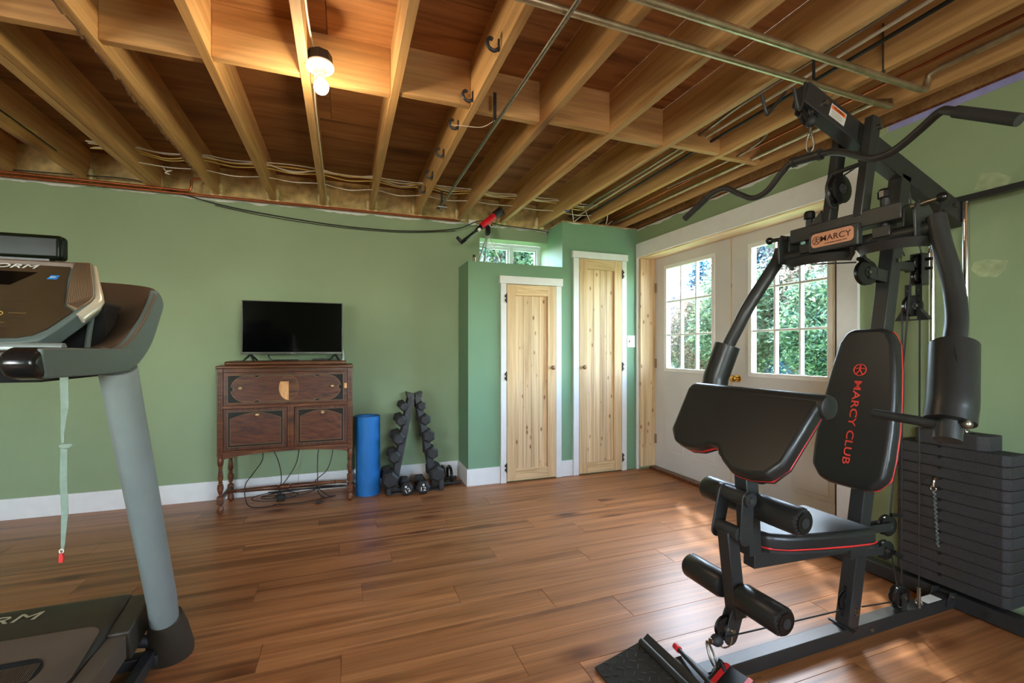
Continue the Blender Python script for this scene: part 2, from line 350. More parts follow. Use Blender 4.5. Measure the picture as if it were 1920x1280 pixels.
# ------------------------------------------------------------------ closet doors
def closet_door(num, x0, x1, z1, hinge_left, tl, tr, th, casing):
    y0 = YC-.015; sw = .088; hz = .10
    d = mk('door_%d' % num, MB().box(x0+.002, x1-.002, YC-.004, YC-.0005, .012, z1-.003), WALX, None, (x0, YC, 0), kind='structure')
    for a, b in ((x0+.003, x0+sw), (x1-sw, x1-.003)): mk('stile', MB().box(a, b, y0-.012, YC-.004, .012, z1-.003), OAKX, d, (a, YC, .01), bev=.0015)
    for a, b in ((.012, .012+hz), (z1-hz, z1-.003)): mk('rail', MB().box(x0+sw+.0005, x1-sw-.0005, y0-.012, YC-.004, a, b), PINEX, d, (x0, YC, a), bev=.0015)
    n = 4; wdt = (x1-x0-2*sw)/n
    for i in range(n):
        a = x0+sw+i*wdt; mk('plank', MB().box(a+.0014, a+wdt-.0014, YC-.0062, YC-.004, .012+hz, z1-hz), PINE, d, (a, YC, 1), bev=.0015)
    kx = x1-.045 if hinge_left else x0+.045
    mk('knob', MB().lathe([(.008, 0), (.008, .012), (.019, .020), (.021, .030), (.014, .040), (.004, .042)], (kx, y0-.012, 1.02), (0, -1, 0)), KNOBB, d, label='round wooden pull')
    hx = x0-.002 if hinge_left else x1+.002
    for z in (.135 if num == 1 else .13, z1*.535 if num == 1 else 1.02, z1-.13):
        h = MB().cyl((hx, y0-.017, z-.035), (hx, y0-.017, z+.035), .006, n=10); s = -1 if hinge_left else 1
        h.box(min(hx, hx+s*.016), max(hx, hx+s*.016), y0-.018, y0-.013, z-.030, z-.008).box(min(hx, hx+s*.016), max(hx, hx+s*.016), y0-.018, y0-.013, z+.008, z+.030)
        h.ball((hx, y0-.017, z+.038), .006, 8).ball((hx, y0-.017, z-.038), .006, 8)
        mk('hinge', h, BLK, d, label='black barrel hinge')
    y = YC-.025
    ST('trim_%d' % casing, MB().box(tl, x0, y, YC, 0, z1), WHITE, bev=.002)
    ST('trim_%d' % (casing+1), MB().box(x1, tr, y, YC, 0, z1), WHITE, bev=.002)
    ST('trim_%d' % (casing+2), MB().box(tl-.012, tr+.012, y-.006, YC, z1+.001, th), WHITE, bev=.002)
closet_door(1, 1.361, 1.851, 1.772, True, 1.309, 1.905, 1.842, 1)
closet_door(2, 2.088, 2.565, 2.052, False, 2.032, 2.618, 2.116, 4)
# switch
sw = E('light_switch', 'white double switch plate between tall closet door and glazed doors', 'switch', (2.683, YC, 1.266))
mk('cover_plate', MB().box(2.637, 2.729, YC-.006, YC-.0005, 1.208, 1.326), WHITE, sw, bev=.003)
mk('rocker', MB().box(2.69, 2.719, YC-.011, YC-.006, 1.235, 1.30), PORC, sw, bev=.002)
mk('toggle', MB().box(2.655, 2.664, YC-.014, YC-.006, 1.258, 1.278), KNOBB, sw, bev=.001)
# ------------------------------------------------------------------ small high window
f = MB()
X0, X1, Z0, Z1 = 1.22, 1.925, 1.957, 2.255
for a, b, c, d in ((X0, X1, Z0, Z0+.035), (X0, X1, Z1-.03, Z1), (X0, X0+.035, Z0+.035, Z1-.03), (X1-.035, X1, Z0+.035, Z1-.03), (1.585, 1.615, Z0+.035, Z1-.03)): f.box(a, b, 4.36, 4.42, c, d)
w1 = ST('window_1', f, VINW, bev=.002)
for a, b in ((X0+.035, 1.585), (1.615, X1-.035)):
    sf = MB()
    for p in ((a, b, Z0+.035, Z0+.055), (a, b, Z1-.055, Z1-.03), (a, a+.02, Z0+.055, Z1-.055), (b-.02, b, Z0+.055, Z1-.055)): sf.box(p[0], p[1], 4.38, 4.405, p[2], p[3])
    mk('sash', sf, VINW, w1); mk('pane', MB().box(a+.02, b-.02, 4.39, 4.394, Z0+.055, Z1-.055), GLASS, w1)
# ------------------------------------------------------------------ glazed double doors
def glazed(num, y0, y1, ly0, ly1, knob_y, hinge_y):
    X = 2.93; z0, z1, a, b = .03, 2.085, 1.005, 1.965
    m = MB()
    for p in ((y0, y1, z0, a), (y0, y1, b, z1), (y0, ly0, a, b), (ly1, y1, a, b)): m.box(X, X+.044, p[0], p[1], p[2], p[3])
    d = ST('door_%d' % num, m, DOORW)
    fr = MB()
    for p in ((ly0-.03, ly1+.03, a-.03, a+.004), (ly0-.03, ly1+.03, b-.004, b+.03), (ly0-.03, ly0+.004, a+.004, b-.004), (ly1-.004, ly1+.03, a+.004, b-.004)): fr.box(X-.013, X+.002, p[0], p[1], p[2], p[3])
    mk('lite_frame', fr, WHITE, d, bev=.003)
    for i in (1, 2):
        yy = ly0+(ly1-ly0)*i/3; mk('muntin', MB().box(X-.004, X+.03, yy-.008, yy+.008, a, b), WHITE, d, bev=.002)
        zz = a+(b-a)*i/3; mk('muntin', MB().box(X-.0045, X+.0305, ly0, ly1, zz-.008, zz+.008), WHITE, d, bev=.002)
    for i in range(3):
        for j in range(3):
            ya = ly0+(ly1-ly0)*i/3; yb = ly0+(ly1-ly0)*(i+1)/3; za = a+(b-a)*j/3; zb = a+(b-a)*(j+1)/3
            mk('pane', MB().box(X+.012, X+.016, ya+.008, yb-.008, za+.008, zb-.008), GLASS, d)
    hw = (y1-y0)/2-.17
    for s in (0, 1):
        ya = y0+.12+s*(hw+.10); yb = ya+hw
        mk('panel', MB().box(X-.003, X, ya, yb, .20, .84), DOORW, d, bev=.003)
        mk('panel', MB().box(X-.008, X-.003, ya+.035, yb-.035, .235, .805), DOORW, d, bev=.004)
    if hinge_y:
        for z in (1.80, 1.05, .30): mk('hinge', MB().cyl((X-.008, hinge_y, z-.045), (X-.008, hinge_y, z+.045), .007, n=10).box(X-.008, X-.001, hinge_y-.012, hinge_y+.012, z-.045, z+.045), KNOBB, d, label='dull brass hinge')
    mk('knob', MB().lathe([(.030, 0), (.030, .006), (.012, .010), (.011, .03), (.024, .038), (.028, .052), (.022, .064), (.006, .068)], (X, knob_y, .955), (-1, 0, 0)), BRASS, d, label='polished brass knob')
glazed(3, 2.838, 3.782, 3.03, 3.61, 2.885, 3.776)
glazed(4, 1.888, 2.826, 2.046, 2.632, 2.765, None)
ST('trim_7', MB().box(2.928, 2.974, 2.827, 2.837, .03, 2.085), PINE)
ST('trim_8', MB().box(XR, 2.98, 3.784, 3.82, .03, 2.085), PINE, bev=.002)
ST('trim_9', MB().box(XR, 2.98, 1.86, 1.886, .03, 2.085), PINE)
ST('trim_10', MB().box(XR, 2.98, 1.86, 3.82, 2.086, 2.11), PINEY)
ST('trim_11', MB().box(XR-.02, XR, 1.745, 3.838, 2.098, 2.235), WHITE, bev=.002)
ST('trim_12', MB().box(XR-.02, XR, 1.745, 1.865, 0, 2.097), WHITE, bev=.002)
ST('trim_13', MB().box(XR-.02, XR, 3.815, 3.838, 0, 2.097), WHITE, bev=.002)
ST('trim_14', MB().box(2.86, 2.925, 1.887, 3.783, .0, .028), WALX)
# ------------------------------------------------------------------ ceiling: deck, joists, blocking
ZJ, ZD = 2.40, 2.632
ce = ST('ceiling', MB().box(-3.75, 3.0, -2.4, 4.45, ZD+.02, ZD+.05), PLY)
ys = [-2.4, -.57, .65, 1.87, 3.09, 4.31]
for j in range(len(ys)-1):
    x = -3.75-(1.2 if j % 2 else 0)
    while x < 3.0:
        a, b = max(x, -3.75), min(x+2.44, 3.0)
        if b > a+.05: mk('panel', MB().box(a+.0015, b-.0015, ys[j]+.0015, ys[j+1]-.0015, ZD, ZD+.018), PLY, ce, (a, ys[j], ZD))
        x += 2.44
JX = [-3.35, -2.95, -2.55, -2.15, -1.745, -1.325, -.932, -.537, -.160, .232, .620, 1.018, 1.428, 1.828, 2.225, 2.61]
jp = None
for i, x in enumerate(JX):
    if x == -1.325:
        mk('joist', MB().box(x-.045, x-.002, -2.35, 4.17, ZJ, ZD), JOIST, ce, (x, 0, ZJ), bev=.002); mk('joist', MB().box(x+.001, x+.039, -2.35, 4.17, ZJ+.002, ZD), JOIST, ce, (x+.3, 0, ZJ), bev=.002); continue
    if jp is None: jp = mk('joist', MB().box(x-.019, x+.019, -2.35, 4.17, ZJ, ZD), JOIST, ce, (x, 0, ZJ), bev=.0015)
    else: copy_of(jp, ce, (x, 0, ZJ))
# torn lower edge on one joist
tm = MB()
for k in range(26):
    yy = 1.9+k*.07+random.uniform(-.02, .02); tm.beam((-.946+random.uniform(-.004, .004), yy, ZJ-.001), (-.946+random.uniform(-.01, .006), yy+.07, ZJ-.004-random.random()*.006), .008, .005)
mk('splintered_edge', tm, flat('torn_bark', L(128, 98, 66), .9, var=.3, scale=40), ce, label='rough torn bark edge')
for i in range(4, len(JX)-1):
    a, b = JX[i]+.020, JX[i+1]-.020
    if i == 4: b = JX[5]-.046
    if i == 5: a = JX[5]+.041
    zb = ZJ+(.006 if i % 2 else .014); yy = 2.22+(.0 if i % 2 else .045)
    mk('blocking', MB().box(a, b, yy, yy+.038, zb, ZD), BLOCK, ce, (a, yy, zb), bev=.0015)
mk('rim_board', MB().box(-3.75, 3.0, 4.21, 4.26, ZW+.002, ZD), OSB, ce, label='rim board with tan batt insulation')
rb = MB()
for i in range(4, len(JX)-1):
    for s in (-1, 1):
        x = JX[i]+s*.03; rb.ball((x, 4.17, 2.45), .045, 8, (.5, 1, 1.2)); rb.ball((x, 4.18, 2.40), .04, 8, (.8, 1, .5))
mk('spray_foam', rb, flat('foam_yellow', L(214, 196, 140), .9, var=.2, scale=30, bmp=.5), ce, kind='stuff', label='pale yellow foam blobs in the joist corners')
mk('sill_plate', MB().box(-3.6, 1.0, 4.15, 4.30, ZW, ZJ-.001), BLOCK, ce); mk('sill_plate', MB().box(1.93, XR, YC+.01, 4.30, ZW, ZJ-.001), BLOCK, ce)
mk('sill_plate', MB().box(XR, 2.98, -2.25, 4.2, ZW+.001, ZJ-.001), WALX, ce)
mk('rim_board', MB().box(2.80, 2.84, -2.25, 4.2, ZJ, ZD), BLOCK, ce)
# ------------------------------------------------------------------ pipes and cables
def cable(nm, pts, r, mat, label, catg, group=None, n=8, sm=8): return T(nm, MB().tube(cat(pts, sm) if sm else pts, r, n), mat, label, catg, group)
cable('gas_pipe', [(.35, 1.425, 2.365), (2.46, 1.445, 2.365), (2.505, 1.447, 2.37), (2.515, 1.452, 2.40), (2.515, 1.52, 2.43), (2.515, 3.9, 2.44)], .0135, IRONP, 'grey steel gas pipe farther from camera, crossing under joists to the machine top', 'pipe', n=12, sm=0)
cable('gas_pipe', [(.5, 1.285, 2.36), (2.45, 1.295, 2.36), (2.492, 1.296, 2.372), (2.50, 1.296, 2.40), (2.50, 1.29, 2.43), (2.505, 1.25, 2.443), (2.505, -2.2, 2.443)], .0145, IRONP, 'grey steel gas pipe nearer camera that elbows up beside the right wall', 'pipe', n=12, sm=0)
cable('steel_rod', [(.722, -.4, 2.335), (.735, 3.62, 2.335)], .009, STEEL, 'slim bright steel rod hung lengthwise beneath the joist bay', 'pipe', n=10, sm=0)
def strap(x, y, z0, z1, i):
    m = MB().box(x-.009, x+.009, y-.001, y+.001, z0, z1)
    return m
for x, y, z0, z1, t in ((.722, 2.205, 2.335, 2.49, 'black perforated hanger strap on the blocking holding the steel rod'), (2.205, 1.30, 2.35, 2.60, 'perforated hanger strap on near gas pipe left of the elbow'), (1.98, 1.45, 2.35, 2.56, 'perforated hanger strap on the far gas pipe above machine top'), (.735, 3.60, 2.33, 2.45, 'short hanger strap at the wall end of the steel rod')):
    st = E('pipe_strap', t, 'strap', (x, y, z0)); mk('band', strap(x, y, z0, z1, 0), BLK, st); mk('bolt', MB().cyl((x, y-.012, z0+.004), (x, y+.012, z0+.004), .005, n=8), STEEL, st)
# clamp at the end of the steel rod
T('rod_clamp', MB().cyl((.70, 3.62, 2.33), (.78, 3.62, 2.33), .012, n=10).cyl((.735, 3.63, 2.29), (.735, 3.63, 2.37), .010, n=10).beam((.70, 3.64, 2.31), (.77, 3.66, 2.36), .012, .012), STEEL, 'small steel clamp at the far end of the hanging rod', 'clamp')
for k, (dy, dz, mt, nm) in enumerate(((0, 0, CABY, 'yellow'), (.02, .012, CABW, 'white'), (-.02, .004, CABW, 'white'), (.035, -.006, CABY, 'yellow'), (.0, .02, CABW, 'white'))):
    pts = []
    for i in range(4, 15):
        if i > 4: pts.append((JX[i]-.0, 3.70+dy, 2.512+dz))
        if i < 14: pts.append(((JX[i]+JX[i+1])/2, 3.70+dy+random.uniform(-.03, .03), 2.512+dz-random.uniform(.0, .03)))
    lab = ('lower yellow cable threaded through all joists near back wall', 'upper white cable threaded through joists near back wall', 'white cable nearest the camera in bundle through joists', 'yellow cable closest to back wall in joist bundle', 'topmost white cable in the bundle through joists')[k]
    cable('wiring_cable', pts, .0042, mt, lab, 'cable', n=6)
pts = [(-1.3, 3.72, 2.435)]
for i in range(5, 14): pts += [((JX[i]+JX[i+1])/2, 3.80+random.uniform(-.02, .02), 2.455-random.uniform(0, .02)), (JX[i+1], 3.80, 2.46)]
cable('wiring_cable', pts, .0035, CABW, 'thin white cable sagging low between the joists near wall', 'cable', n=6)
cable('wiring_cable', [(-1.17, 3.8, 2.445), (-1.15, 3.79, 2.42), (-1.12, 3.80, 2.43), (-1.16, 3.8, 2.41), (-1.13, 3.79, 2.40)], .003, CABW, 'small knot of white wire hanging in the left joist bay', 'cable', n=6)
cable('black_cable', [(-2.4, 4.135, 2.41), (-1.8, 4.13, 2.43), (-1.484, 4.13, 2.44), (-1.289, 4.135, 2.404), (-.946, 4.16, 2.331), (-.578, 4.17, 2.285), (-.016, 4.175, 2.246), (.515, 4.175, 2.25), (.97, 4.13, 2.30), (1.203, 4.12, 2.393), (1.415, 4.12, 2.375), (1.803, 4.12, 2.36), (1.90, 4.10, 2.34)], .0045, CABK, 'black cable drooping across the top of green back wall', 'cable')
cable('black_cable', [(-.946, 4.165, 2.318), (-.578, 4.18, 2.27), (-.016, 4.18, 2.233), (.515, 4.18, 2.238), (.97, 4.14, 2.285)], .003, CABK, 'thinner second black cable under the drooping one on back wall', 'cable')
cable('copper_pipe', [(-3.5, 4.12, 2.372), (-1.0, 4.12, 2.372), (1.0, 4.13, 2.378)], .008, COPPER, 'thin copper pipe running along the top of back wall', 'pipe', sm=0)
cable('copper_pipe', [(-3.5, 4.08, 2.385), (-1.115, 4.08, 2.385), (-1.09, 4.08, 2.39), (-1.08, 4.08, 2.41), (-1.08, 4.08, 2.46), (-1.06, 4.08, 2.48), (-.96, 4.08, 2.485)], .008, COPPER, 'copper pipe with elbow rising into the joist bay', 'pipe', sm=0)
cable('wiring_cable', [(-2.2, 2.0, 2.55), (-1.80, 2.6, 2.50), (-1.73, 3.1, 2.47), (-1.70, 3.7, 2.44)], .004, CABK, 'black cable hanging along the leftmost joist', 'cable', n=6)
cable('wiring_cable', [(-1.82, 2.0, 2.5), (-1.78, 2.8, 2.45), (-1.70, 3.5, 2.46)], .003, CABY, 'thin pale cable stapled to the leftmost joist', 'cable', n=6)
cable('wiring_cable', [(2.06, -1.0, 2.50), (2.10, 1.0, 2.47), (2.14, 2.5, 2.47), (2.17, 4.0, 2.46)], .009, CABK, 'thick black cable running lengthwise in the bay left of the right wall', 'cable')
cable('white_pipe', [(2.02, -1.0, 2.51), (2.06, 1.0, 2.49), (2.10, 2.5, 2.49), (2.13, 4.0, 2.48)], .008, CABW, 'slim white pipe beside the thick black cable', 'pipe')
cable('wiring_cable', [(1.96, -1.0, 2.54), (1.99, .6, 2.52), (2.0, 1.2, 2.50), (1.96, 1.8, 2.47), (2.06, 2.4, 2.50), (2.08, 4.0, 2.49)], .010, STEEL, 'grey armoured cable sagging left of white pipe', 'cable')
cable('copper_pipe', [(2.42, -1.0, 2.45), (2.42, 4.0, 2.45)], .007, COPPER, 'copper pipe running lengthwise in the last bay, left one', 'pipe', sm=0)
cable('copper_pipe', [(2.56, 1.6, 2.46), (2.56, 4.0, 2.46)], .006, COPPER, 'copper pipe running lengthwise beside the last joist', 'pipe', sm=0)
cable('wiring_cable', [(2.27, 1.9, 2.50), (2.33, 2.0, 2.44), (2.38, 2.2, 2.43), (2.41, 2.5, 2.45), (2.36, 2.9, 2.44)], .006, STEEL, 'grey loop of cable under the last bay near doors', 'cable')
for k, (a, b) in enumerate((((1.95, 3.7, 2.47), (2.05, 3.85, 2.40)), ((2.12, 3.75, 2.47), (2.30, 3.9, 2.41)), ((2.33, 3.7, 2.48), (2.42, 3.9, 2.40)))):
    cable('wiring_cable', [a, ((a[0]+b[0])/2, (a[1]+b[1])/2, 2.41), b, (b[0]+.08, b[1], 2.46)], .0035, CABW, ('white cable loop above tall closet, leftmost', 'white cable loop above tall closet, middle one', 'white cable loop above tall closet, nearest right wall')[k], 'cable', n=6)
# blue tape scrap, white junction block
T('tape_scrap', MB().prism([(0, 0), (.05, .012), (.045, .035), (.01, .03)], (1.80, 3.55, 2.397), (1, 0, 0), (0, 1, 0), (0, 0, -.002)), BLUE, 'scrap of blue tape under joist above tall closet', 'tape')
T('junction_box', MB().box(1.10, 1.165, 4.13, 4.16, 2.355, 2.40), PORC, 'small white box on top of the back wall behind telescope', 'box', bev=.003)
# ------------------------------------------------------------------ ceiling lamp
lx, ly = -.095, 2.13
lp = E('ceiling_lamp', 'bare lit bulb in white porcelain holder under black box on joist', 'lamp', (lx, ly, 2.39))
ax = V((.06, -.10, -1)).normalized()
mk('junction_box', MB().lathe([(.052, -.05), (.054, 0)], (lx, ly, 2.405), ax, 8), BLK, lp, bev=.002)
mk('holder', MB().lathe([(.058, .0), (.059, .006), (.055, .012), (.03, .02), (.021, .03), (.019, .045)], (lx, ly, 2.405), ax, 28), PORC, lp)
mk('bulb_neck', MB().lathe([(.0165, .045), (.0165, .058), (.017, .068)], (lx, ly, 2.405), ax, 20), PORC, lp)
bc = V((lx, ly, 2.405))+ax*.095
bl = mk('bulb', MB().ball(bc, .031, 20, (1, 1, 1.05)), BULB, lp, label='glowing frosted bulb')
cable('lamp_cable', [(lx-.02, ly+.02, 2.455), (lx-.035, ly-.1, 2.49), (lx-.04, ly-.3, 2.50), (lx-.04, ly-.9, 2.50)], .004, CABW, 'white cable feeding the bare bulb, toward the camera', 'cable', n=6)
cable('lamp_cable', [(lx-.01, ly+.05, 2.44), (lx-.03, ly+.15, 2.42), (lx-.038, ly+.4, 2.425), (lx-.038, 3.2, 2.43), (lx-.035, 4.1, 2.43)], .004, CABW, 'white cable running from the bare bulb to back wall', 'cable', n=6)
pl = bpy.data.lights.new('bulb_light', 'POINT'); pl.energy = 11; pl.color = (1, .80, .55); pl.shadow_soft_size = .034
po = bpy.data.objects.new('bulb_light', pl); C.objects.link(po); po.location = bc+ax*.045; po.parent = None
# ------------------------------------------------------------------ hooks on the joist
hooklab = ['first (nearest camera)', 'second from the camera', 'third from the camera', 'fourth from the camera', 'second from the back wall', 'closest to back wall']
for k, y in enumerate((1.774, 2.177, 2.477, 2.862, 3.247, 3.562)):
    h = E('coat_hook', 'black curled hook on the joist left of the rod, '+hooklab[k], 'hook', (.60, y, 2.42), 'hooks in a row on one joist')
    mk('back_plate', MB().box(.594, .6005, y-.004, y+.004, 2.405, 2.455), BLK, h)
    mk('curl', MB().tube(cat([(.596, y, 2.415), (.578, y, 2.404), (.556, y, 2.413), (.549, y, 2.436), (.560, y, 2.452), (.572, y, 2.447)], 5), .0078, 10), BLK, h)
cable('string', [(.555, 2.47, 2.42), (.60, 2.40, 2.39), (.68, 2.30, 2.35), (.72, 2.2, 2.345)], .0015, CABW, 'thin pale string looped from a hook to the rod', 'string', n=5)

# ------------------------------------------------------------------ dresser
DX0, DX1, DY = -.85, .068, 3.79
dr = E('dresser', 'antique dark walnut sideboard with inlaid drawer on turned legs', 'dresser', ((DX0+DX1)/2, 3.97, 0))
def D(name, mb, mat, **k): return mk(name, mb, mat, dr, **k)
D('carcass', MB().box(DX0+.02, DX1-.02, DY+.012, 4.15, .43, 1.05), WALD)
D('top_board', MB().box(DX0-.004, DX1+.004, DY-.02, 4.16, 1.046, 1.068), WALX, bev=.006)
D('top_board', MB().box(DX0+.045, DX1-.045, DY+.0, 4.16, 1.068, 1.098), WALX, bev=.010)
mo = MB()
for k in range(64):
    x = DX0+.05+k*.0129; mo.box(x, x+.008, DY-.006, DY+.0, 1.028, 1.037)
D('moulding', MB().box(DX0+.04, DX1-.04, DY-.003, DY+.013, 1.02, 1.046), WALX, bev=.002); D('beading', mo, WALX, kind='stuff')
for x0 in (DX0, DX1-.038):
    p = MB().box(x0, x0+.038, DY+.002, DY+.04, .41, 1.046)
    for k in range(3): p.box(x0+.005+k*.0105, x0+.011+k*.0105, DY-.003, DY+.002, .44, 1.02)
    D('pilaster', p, WALX, bev=.0015)
for x0 in (DX0, DX1-.038): D('back_post', MB().box(x0, x0+.038, 4.11, 4.15, .41, 1.046), WALD)
D('rail', MB().box(DX0+.038, DX1-.038, DY-.004, DY+.013, .755, .778), WALX, bev=.003)
D('rail', MB().box(DX0+.038, DX1-.038, DY-.004, DY+.013, .438, .452), WALX, bev=.003)
xm = -.372
p = MB().box(xm-.022, xm+.022, DY+.0, DY+.013, .45, .757)
for k in range(3): p.box(xm-.017+k*.0125, xm-.009+k*.0125, DY-.004, DY, .455, .752)
D('pilaster', p, WALX, bev=.0015)
def panel_front(x0, x1, z0, z1, y): return MB().box(x0, x1, y, y+.02, z0, z1)
def arc(cx, cz, rx, rz, a0, a1, n): return [(cx+rx*math.cos(a0+(a1-a0)*i/n), cz+rz*math.sin(a0+(a1-a0)*i/n)) for i in range(n+1)]
# upper drawer
a, b, z0, z1 = DX0+.041, DX1-.041, .78, 1.018
dw = D('drawer', panel_front(a, b, z0, z1, DY-.003), WALNUT, bev=.002)
PR = lambda poly, y, th=.0012: MB().prism(poly, (0, y, 0), (1, 0, 0), (0, 0, 1), (0, -th, 0))
mk('inlay', PR([(a+.027, z0+.016), (b-.027, z0+.016), (b-.027, z1-.02), (a+.027, z1-.02)], DY-.003), IVORY, dw, label='fine pale inlay line')
mk('inlay', PR([(a+.029, z0+.018), (b-.029, z0+.018), (b-.029, z1-.022), (a+.029, z1-.022)], DY-.0042, .0005), EBONY, dw, label='black field')
def lozenge(g):
    zc, R = (z0+z1)/2-.002, .095-g; l, r = a+.045+g, b-.045-g; out = []
    nR = .016+g*.6
    out += arc(r-R, zc, R, R, -PI/2, -.17, 7); out += [(r-nR, zc-.01), (r-nR, zc+.01)]; out += arc(r-R, zc, R, R, .17, PI/2, 7)
    for xx in (r-.17, l+.17): out += arc(xx, zc+R, nR, nR*.75, 0, -PI, 5) if True else []
    out += arc(l+R, zc, R, R, PI/2, PI-.17, 7); out += [(l+nR, zc+.01), (l+nR, zc-.01)]; out += arc(l+R, zc, R, R, PI+.17, 1.5*PI, 7)
    for xx in (l+.17, r-.17): out += arc(xx, zc-R, nR, nR*.75, PI, 0, 5)
    return out
mk('inlay', PR(lozenge(0), DY-.0047, .0006), IVORY, dw, label='pale line around the lobed panel'); mk('inlay', PR(lozenge(.0018), DY-.0053, .0006), WALNUT, dw, label='lobed walnut panel')
mcx, mcz = xm-.012, (z0+z1)/2
mk('medallion', PR(arc(mcx, mcz, .067, .092, 0, 2*PI, 28)[:-1], DY-.0059, .0005), IVORY, dw); mk('medallion', PR(arc(mcx, mcz, .0655, .0905, 0, 2*PI, 28)[:-1], DY-.0064, .0005), WALX, dw, label='oval walnut medallion')
half = [(mcx, mcz+.048), (mcx-.052, mcz+.048)]+[q for q in arc(mcx, mcz, .0655, .0905, PI*.83, 1.5*PI, 10)]
mk('bare_patch', PR(half, DY-.0069, .0005), BLOND, dw, label='bare blond half where veneer is missing')
mk('bare_patch', MB().box(DX1-.062, DX1-.042, DY-.0045, DY-.003, .885, .925), BLOND, dw, label='small bare blond patch')
KN = lambda x, z, y=DY-.006: MB().lathe([(.006, 0), (.006, .006), (.014, .011), (.016, .018), (.011, .024), (.003, .026)], (x, y, z), (0, -1, 0))
for x in (DX0+.15, DX1-.15): mk('knob', KN(x, .905), KNOBB, dw, label='turned bronze knob')
# lower doors
for s, (a, b) in enumerate(((DX0+.041, xm-.024), (xm+.024, DX1-.041))):
    z0, z1 = .454, .754; y = DY-.002
    do = D('cabinet_door', panel_front(a, b, z0, z1, y), WALD, bev=.002)
    mk('inlay', PR([(a+.027, z0+.024), (b-.027, z0+.024), (b-.027, z1-.02), (a+.027, z1-.02)], y), IVORY, do, label='fine pale inlay line')
    mk('inlay', PR([(a+.029, z0+.026), (b-.029, z0+.026), (b-.029, z1-.022), (a+.029, z1-.022)], y-.0012, .0005), EBONY, do, label='black border')
    def arch(g):
        l, r, bt, sh, tp = a+.042+g, b-.042-g, z0+.040+g, z1-.07, z1-.030-g
        return [(r, bt), (r, sh)]+[(r+(l-r)*i/12, sh+(tp-sh)*math.sin(PI*i/12)) for i in range(1, 12)]+[(l, sh), (l, bt)]
    mk('inlay', PR(arch(0), y-.0017, .0005), IVORY, do, label='pale arched line'); mk('inlay', PR(arch(.0018), y-.0022, .0005), WALNUT, do, label='arched walnut panel')
    mk('knob', KN((a+b)/2+.01, z1-.048, y-.002), KNOBB, do, label='turned bronze knob')
# apron
ap = [(DX0+.038, .438), (DX0+.038, .392)]+[(DX0+.038+(DX1-DX0-.076)*i/16, .392+.036*math.sin(PI*i/16)**.6) for i in range(1, 16)]+[(DX1-.038, .392), (DX1-.038, .438)]
D('apron', MB().prism(ap, (0, DY, 0), (1, 0, 0), (0, 0, 1), (0, .014, 0)), WALX)
# legs
LP = [(.012, 0), (.021, .012), (.023, .03), (.018, .052), (.010, .060), (.012, .066), (.019, .070), (.019, .128), (.012, .133), (.010, .140), (.017, .16), (.021, .185), (.018, .21), (.010, .218), (.017, .224), (.010, .230), (.013, .236), (.019, .255), (.014, .30), (.011, .325), (.016, .332), (.011, .338), (.017, .350), (.021, .375), (.019, .40), (.012, .412)]
for x in (DX0+.019, DX1-.019):
    for y in (DY+.02, 4.13):
        l = D('leg', MB().lathe(LP, (x, y, 0), (0, 0, 1), 18), WALX)
        mk('block', MB().box(x-.020, x+.020, y-.020, y+.020, .072, .128), WALX, l, bev=.004)
ym = (DY+4.15)/2
for x in (DX0+.019, DX1-.019): D('stretcher', MB().beam((x, DY+.04, .10), (x, 4.11, .10), .022, .03), WALD, bev=.003)
SP = [(.009, 0), (.013, .012), (.009, .02), (.017, .03), (.010, .045), (.014, .058), (.010, .07), (.014, .10), (.019, .34), (.012, .352), (.021, .365), (.022, .39), (.021, .425), (.012, .436), (.019, .448), (.014, .70), (.010, .73), (.014, .742), (.010, .755), (.017, .77), (.009, .78), (.013, .79), (.009, .86)]
D('stretcher', MB().lathe([(r, h*.98) for r, h in SP], (DX0+.03, ym, .112), (1, 0, 0), 16), WALX, label='turned cross stretcher')
# cables under and on the dresser
kk = [([(-.62, 4.10, .44), (-.60, 4.08, .32), (-.66, 4.0, .22), (-.70, 3.95, .15), (-.68, 3.90, .03), (-.60, 3.85, .006), (-.45, 3.88, .006)], 'black cord hanging under the dresser, leftmost'),
      ([(-.56, 4.12, .44), (-.50, 4.12, .30), (-.47, 4.10, .16), (-.48, 4.05, .05), (-.52, 4.02, .012)], 'black cord hanging under the dresser, second from left'),
      ([(-.33, 4.12, .44), (-.36, 4.12, .26), (-.42, 4.10, .15), (-.48, 4.06, .06), (-.42, 4.0, .012)], 'black cord hanging under the dresser middle'),
      ([(-.18, 4.12, .44), (-.20, 4.12, .3), (-.20, 4.10, .12), (-.19, 4.0, .03), (-.14, 3.92, .006)], 'black cord hanging under the dresser, second from right'),
      ([(-.08, 4.12, .44), (-.09, 4.12, .3), (-.13, 4.10, .18), (-.22, 4.08, .09), (-.12, 3.98, .006), (-.07, 3.95, .006), (-.3, 3.86, .006), (-.5, 3.88, .006)], 'black cord hanging under the dresser, rightmost')]
for p, t in kk: cable('black_cable', p, .0035, CABK, t, 'cord', 'cords tangled under the dresser', n=6)
for k in range(6):
    cx, cy = -.48+.06*k+random.uniform(-.03, .03), 4.0+random.uniform(-.04, .03); rx = .11+.02*k
    pts = [(cx+rx*math.cos(a)*1.5, cy+.06*math.sin(a), .02+.022*k*.5+.03*(.5+.5*math.sin(a+k))) for a in [i*PI/4 for i in range(9)]]
    cable('black_cable', pts, .0032, CABK, 'black cord coiled in the tangle under dresser, '+('leftmost coil', 'second coil from left', 'third coil from left', 'third coil from right', 'second coil from right', 'rightmost coil')[k], 'cord', 'cords tangled under the dresser', n=6, sm=5)
T('power_adapter', MB().box(-.49, -.43, 3.95, 4.0, 0.001, .055), CABK, 'black mains adapter among the cords under dresser', 'adapter', bev=.01)
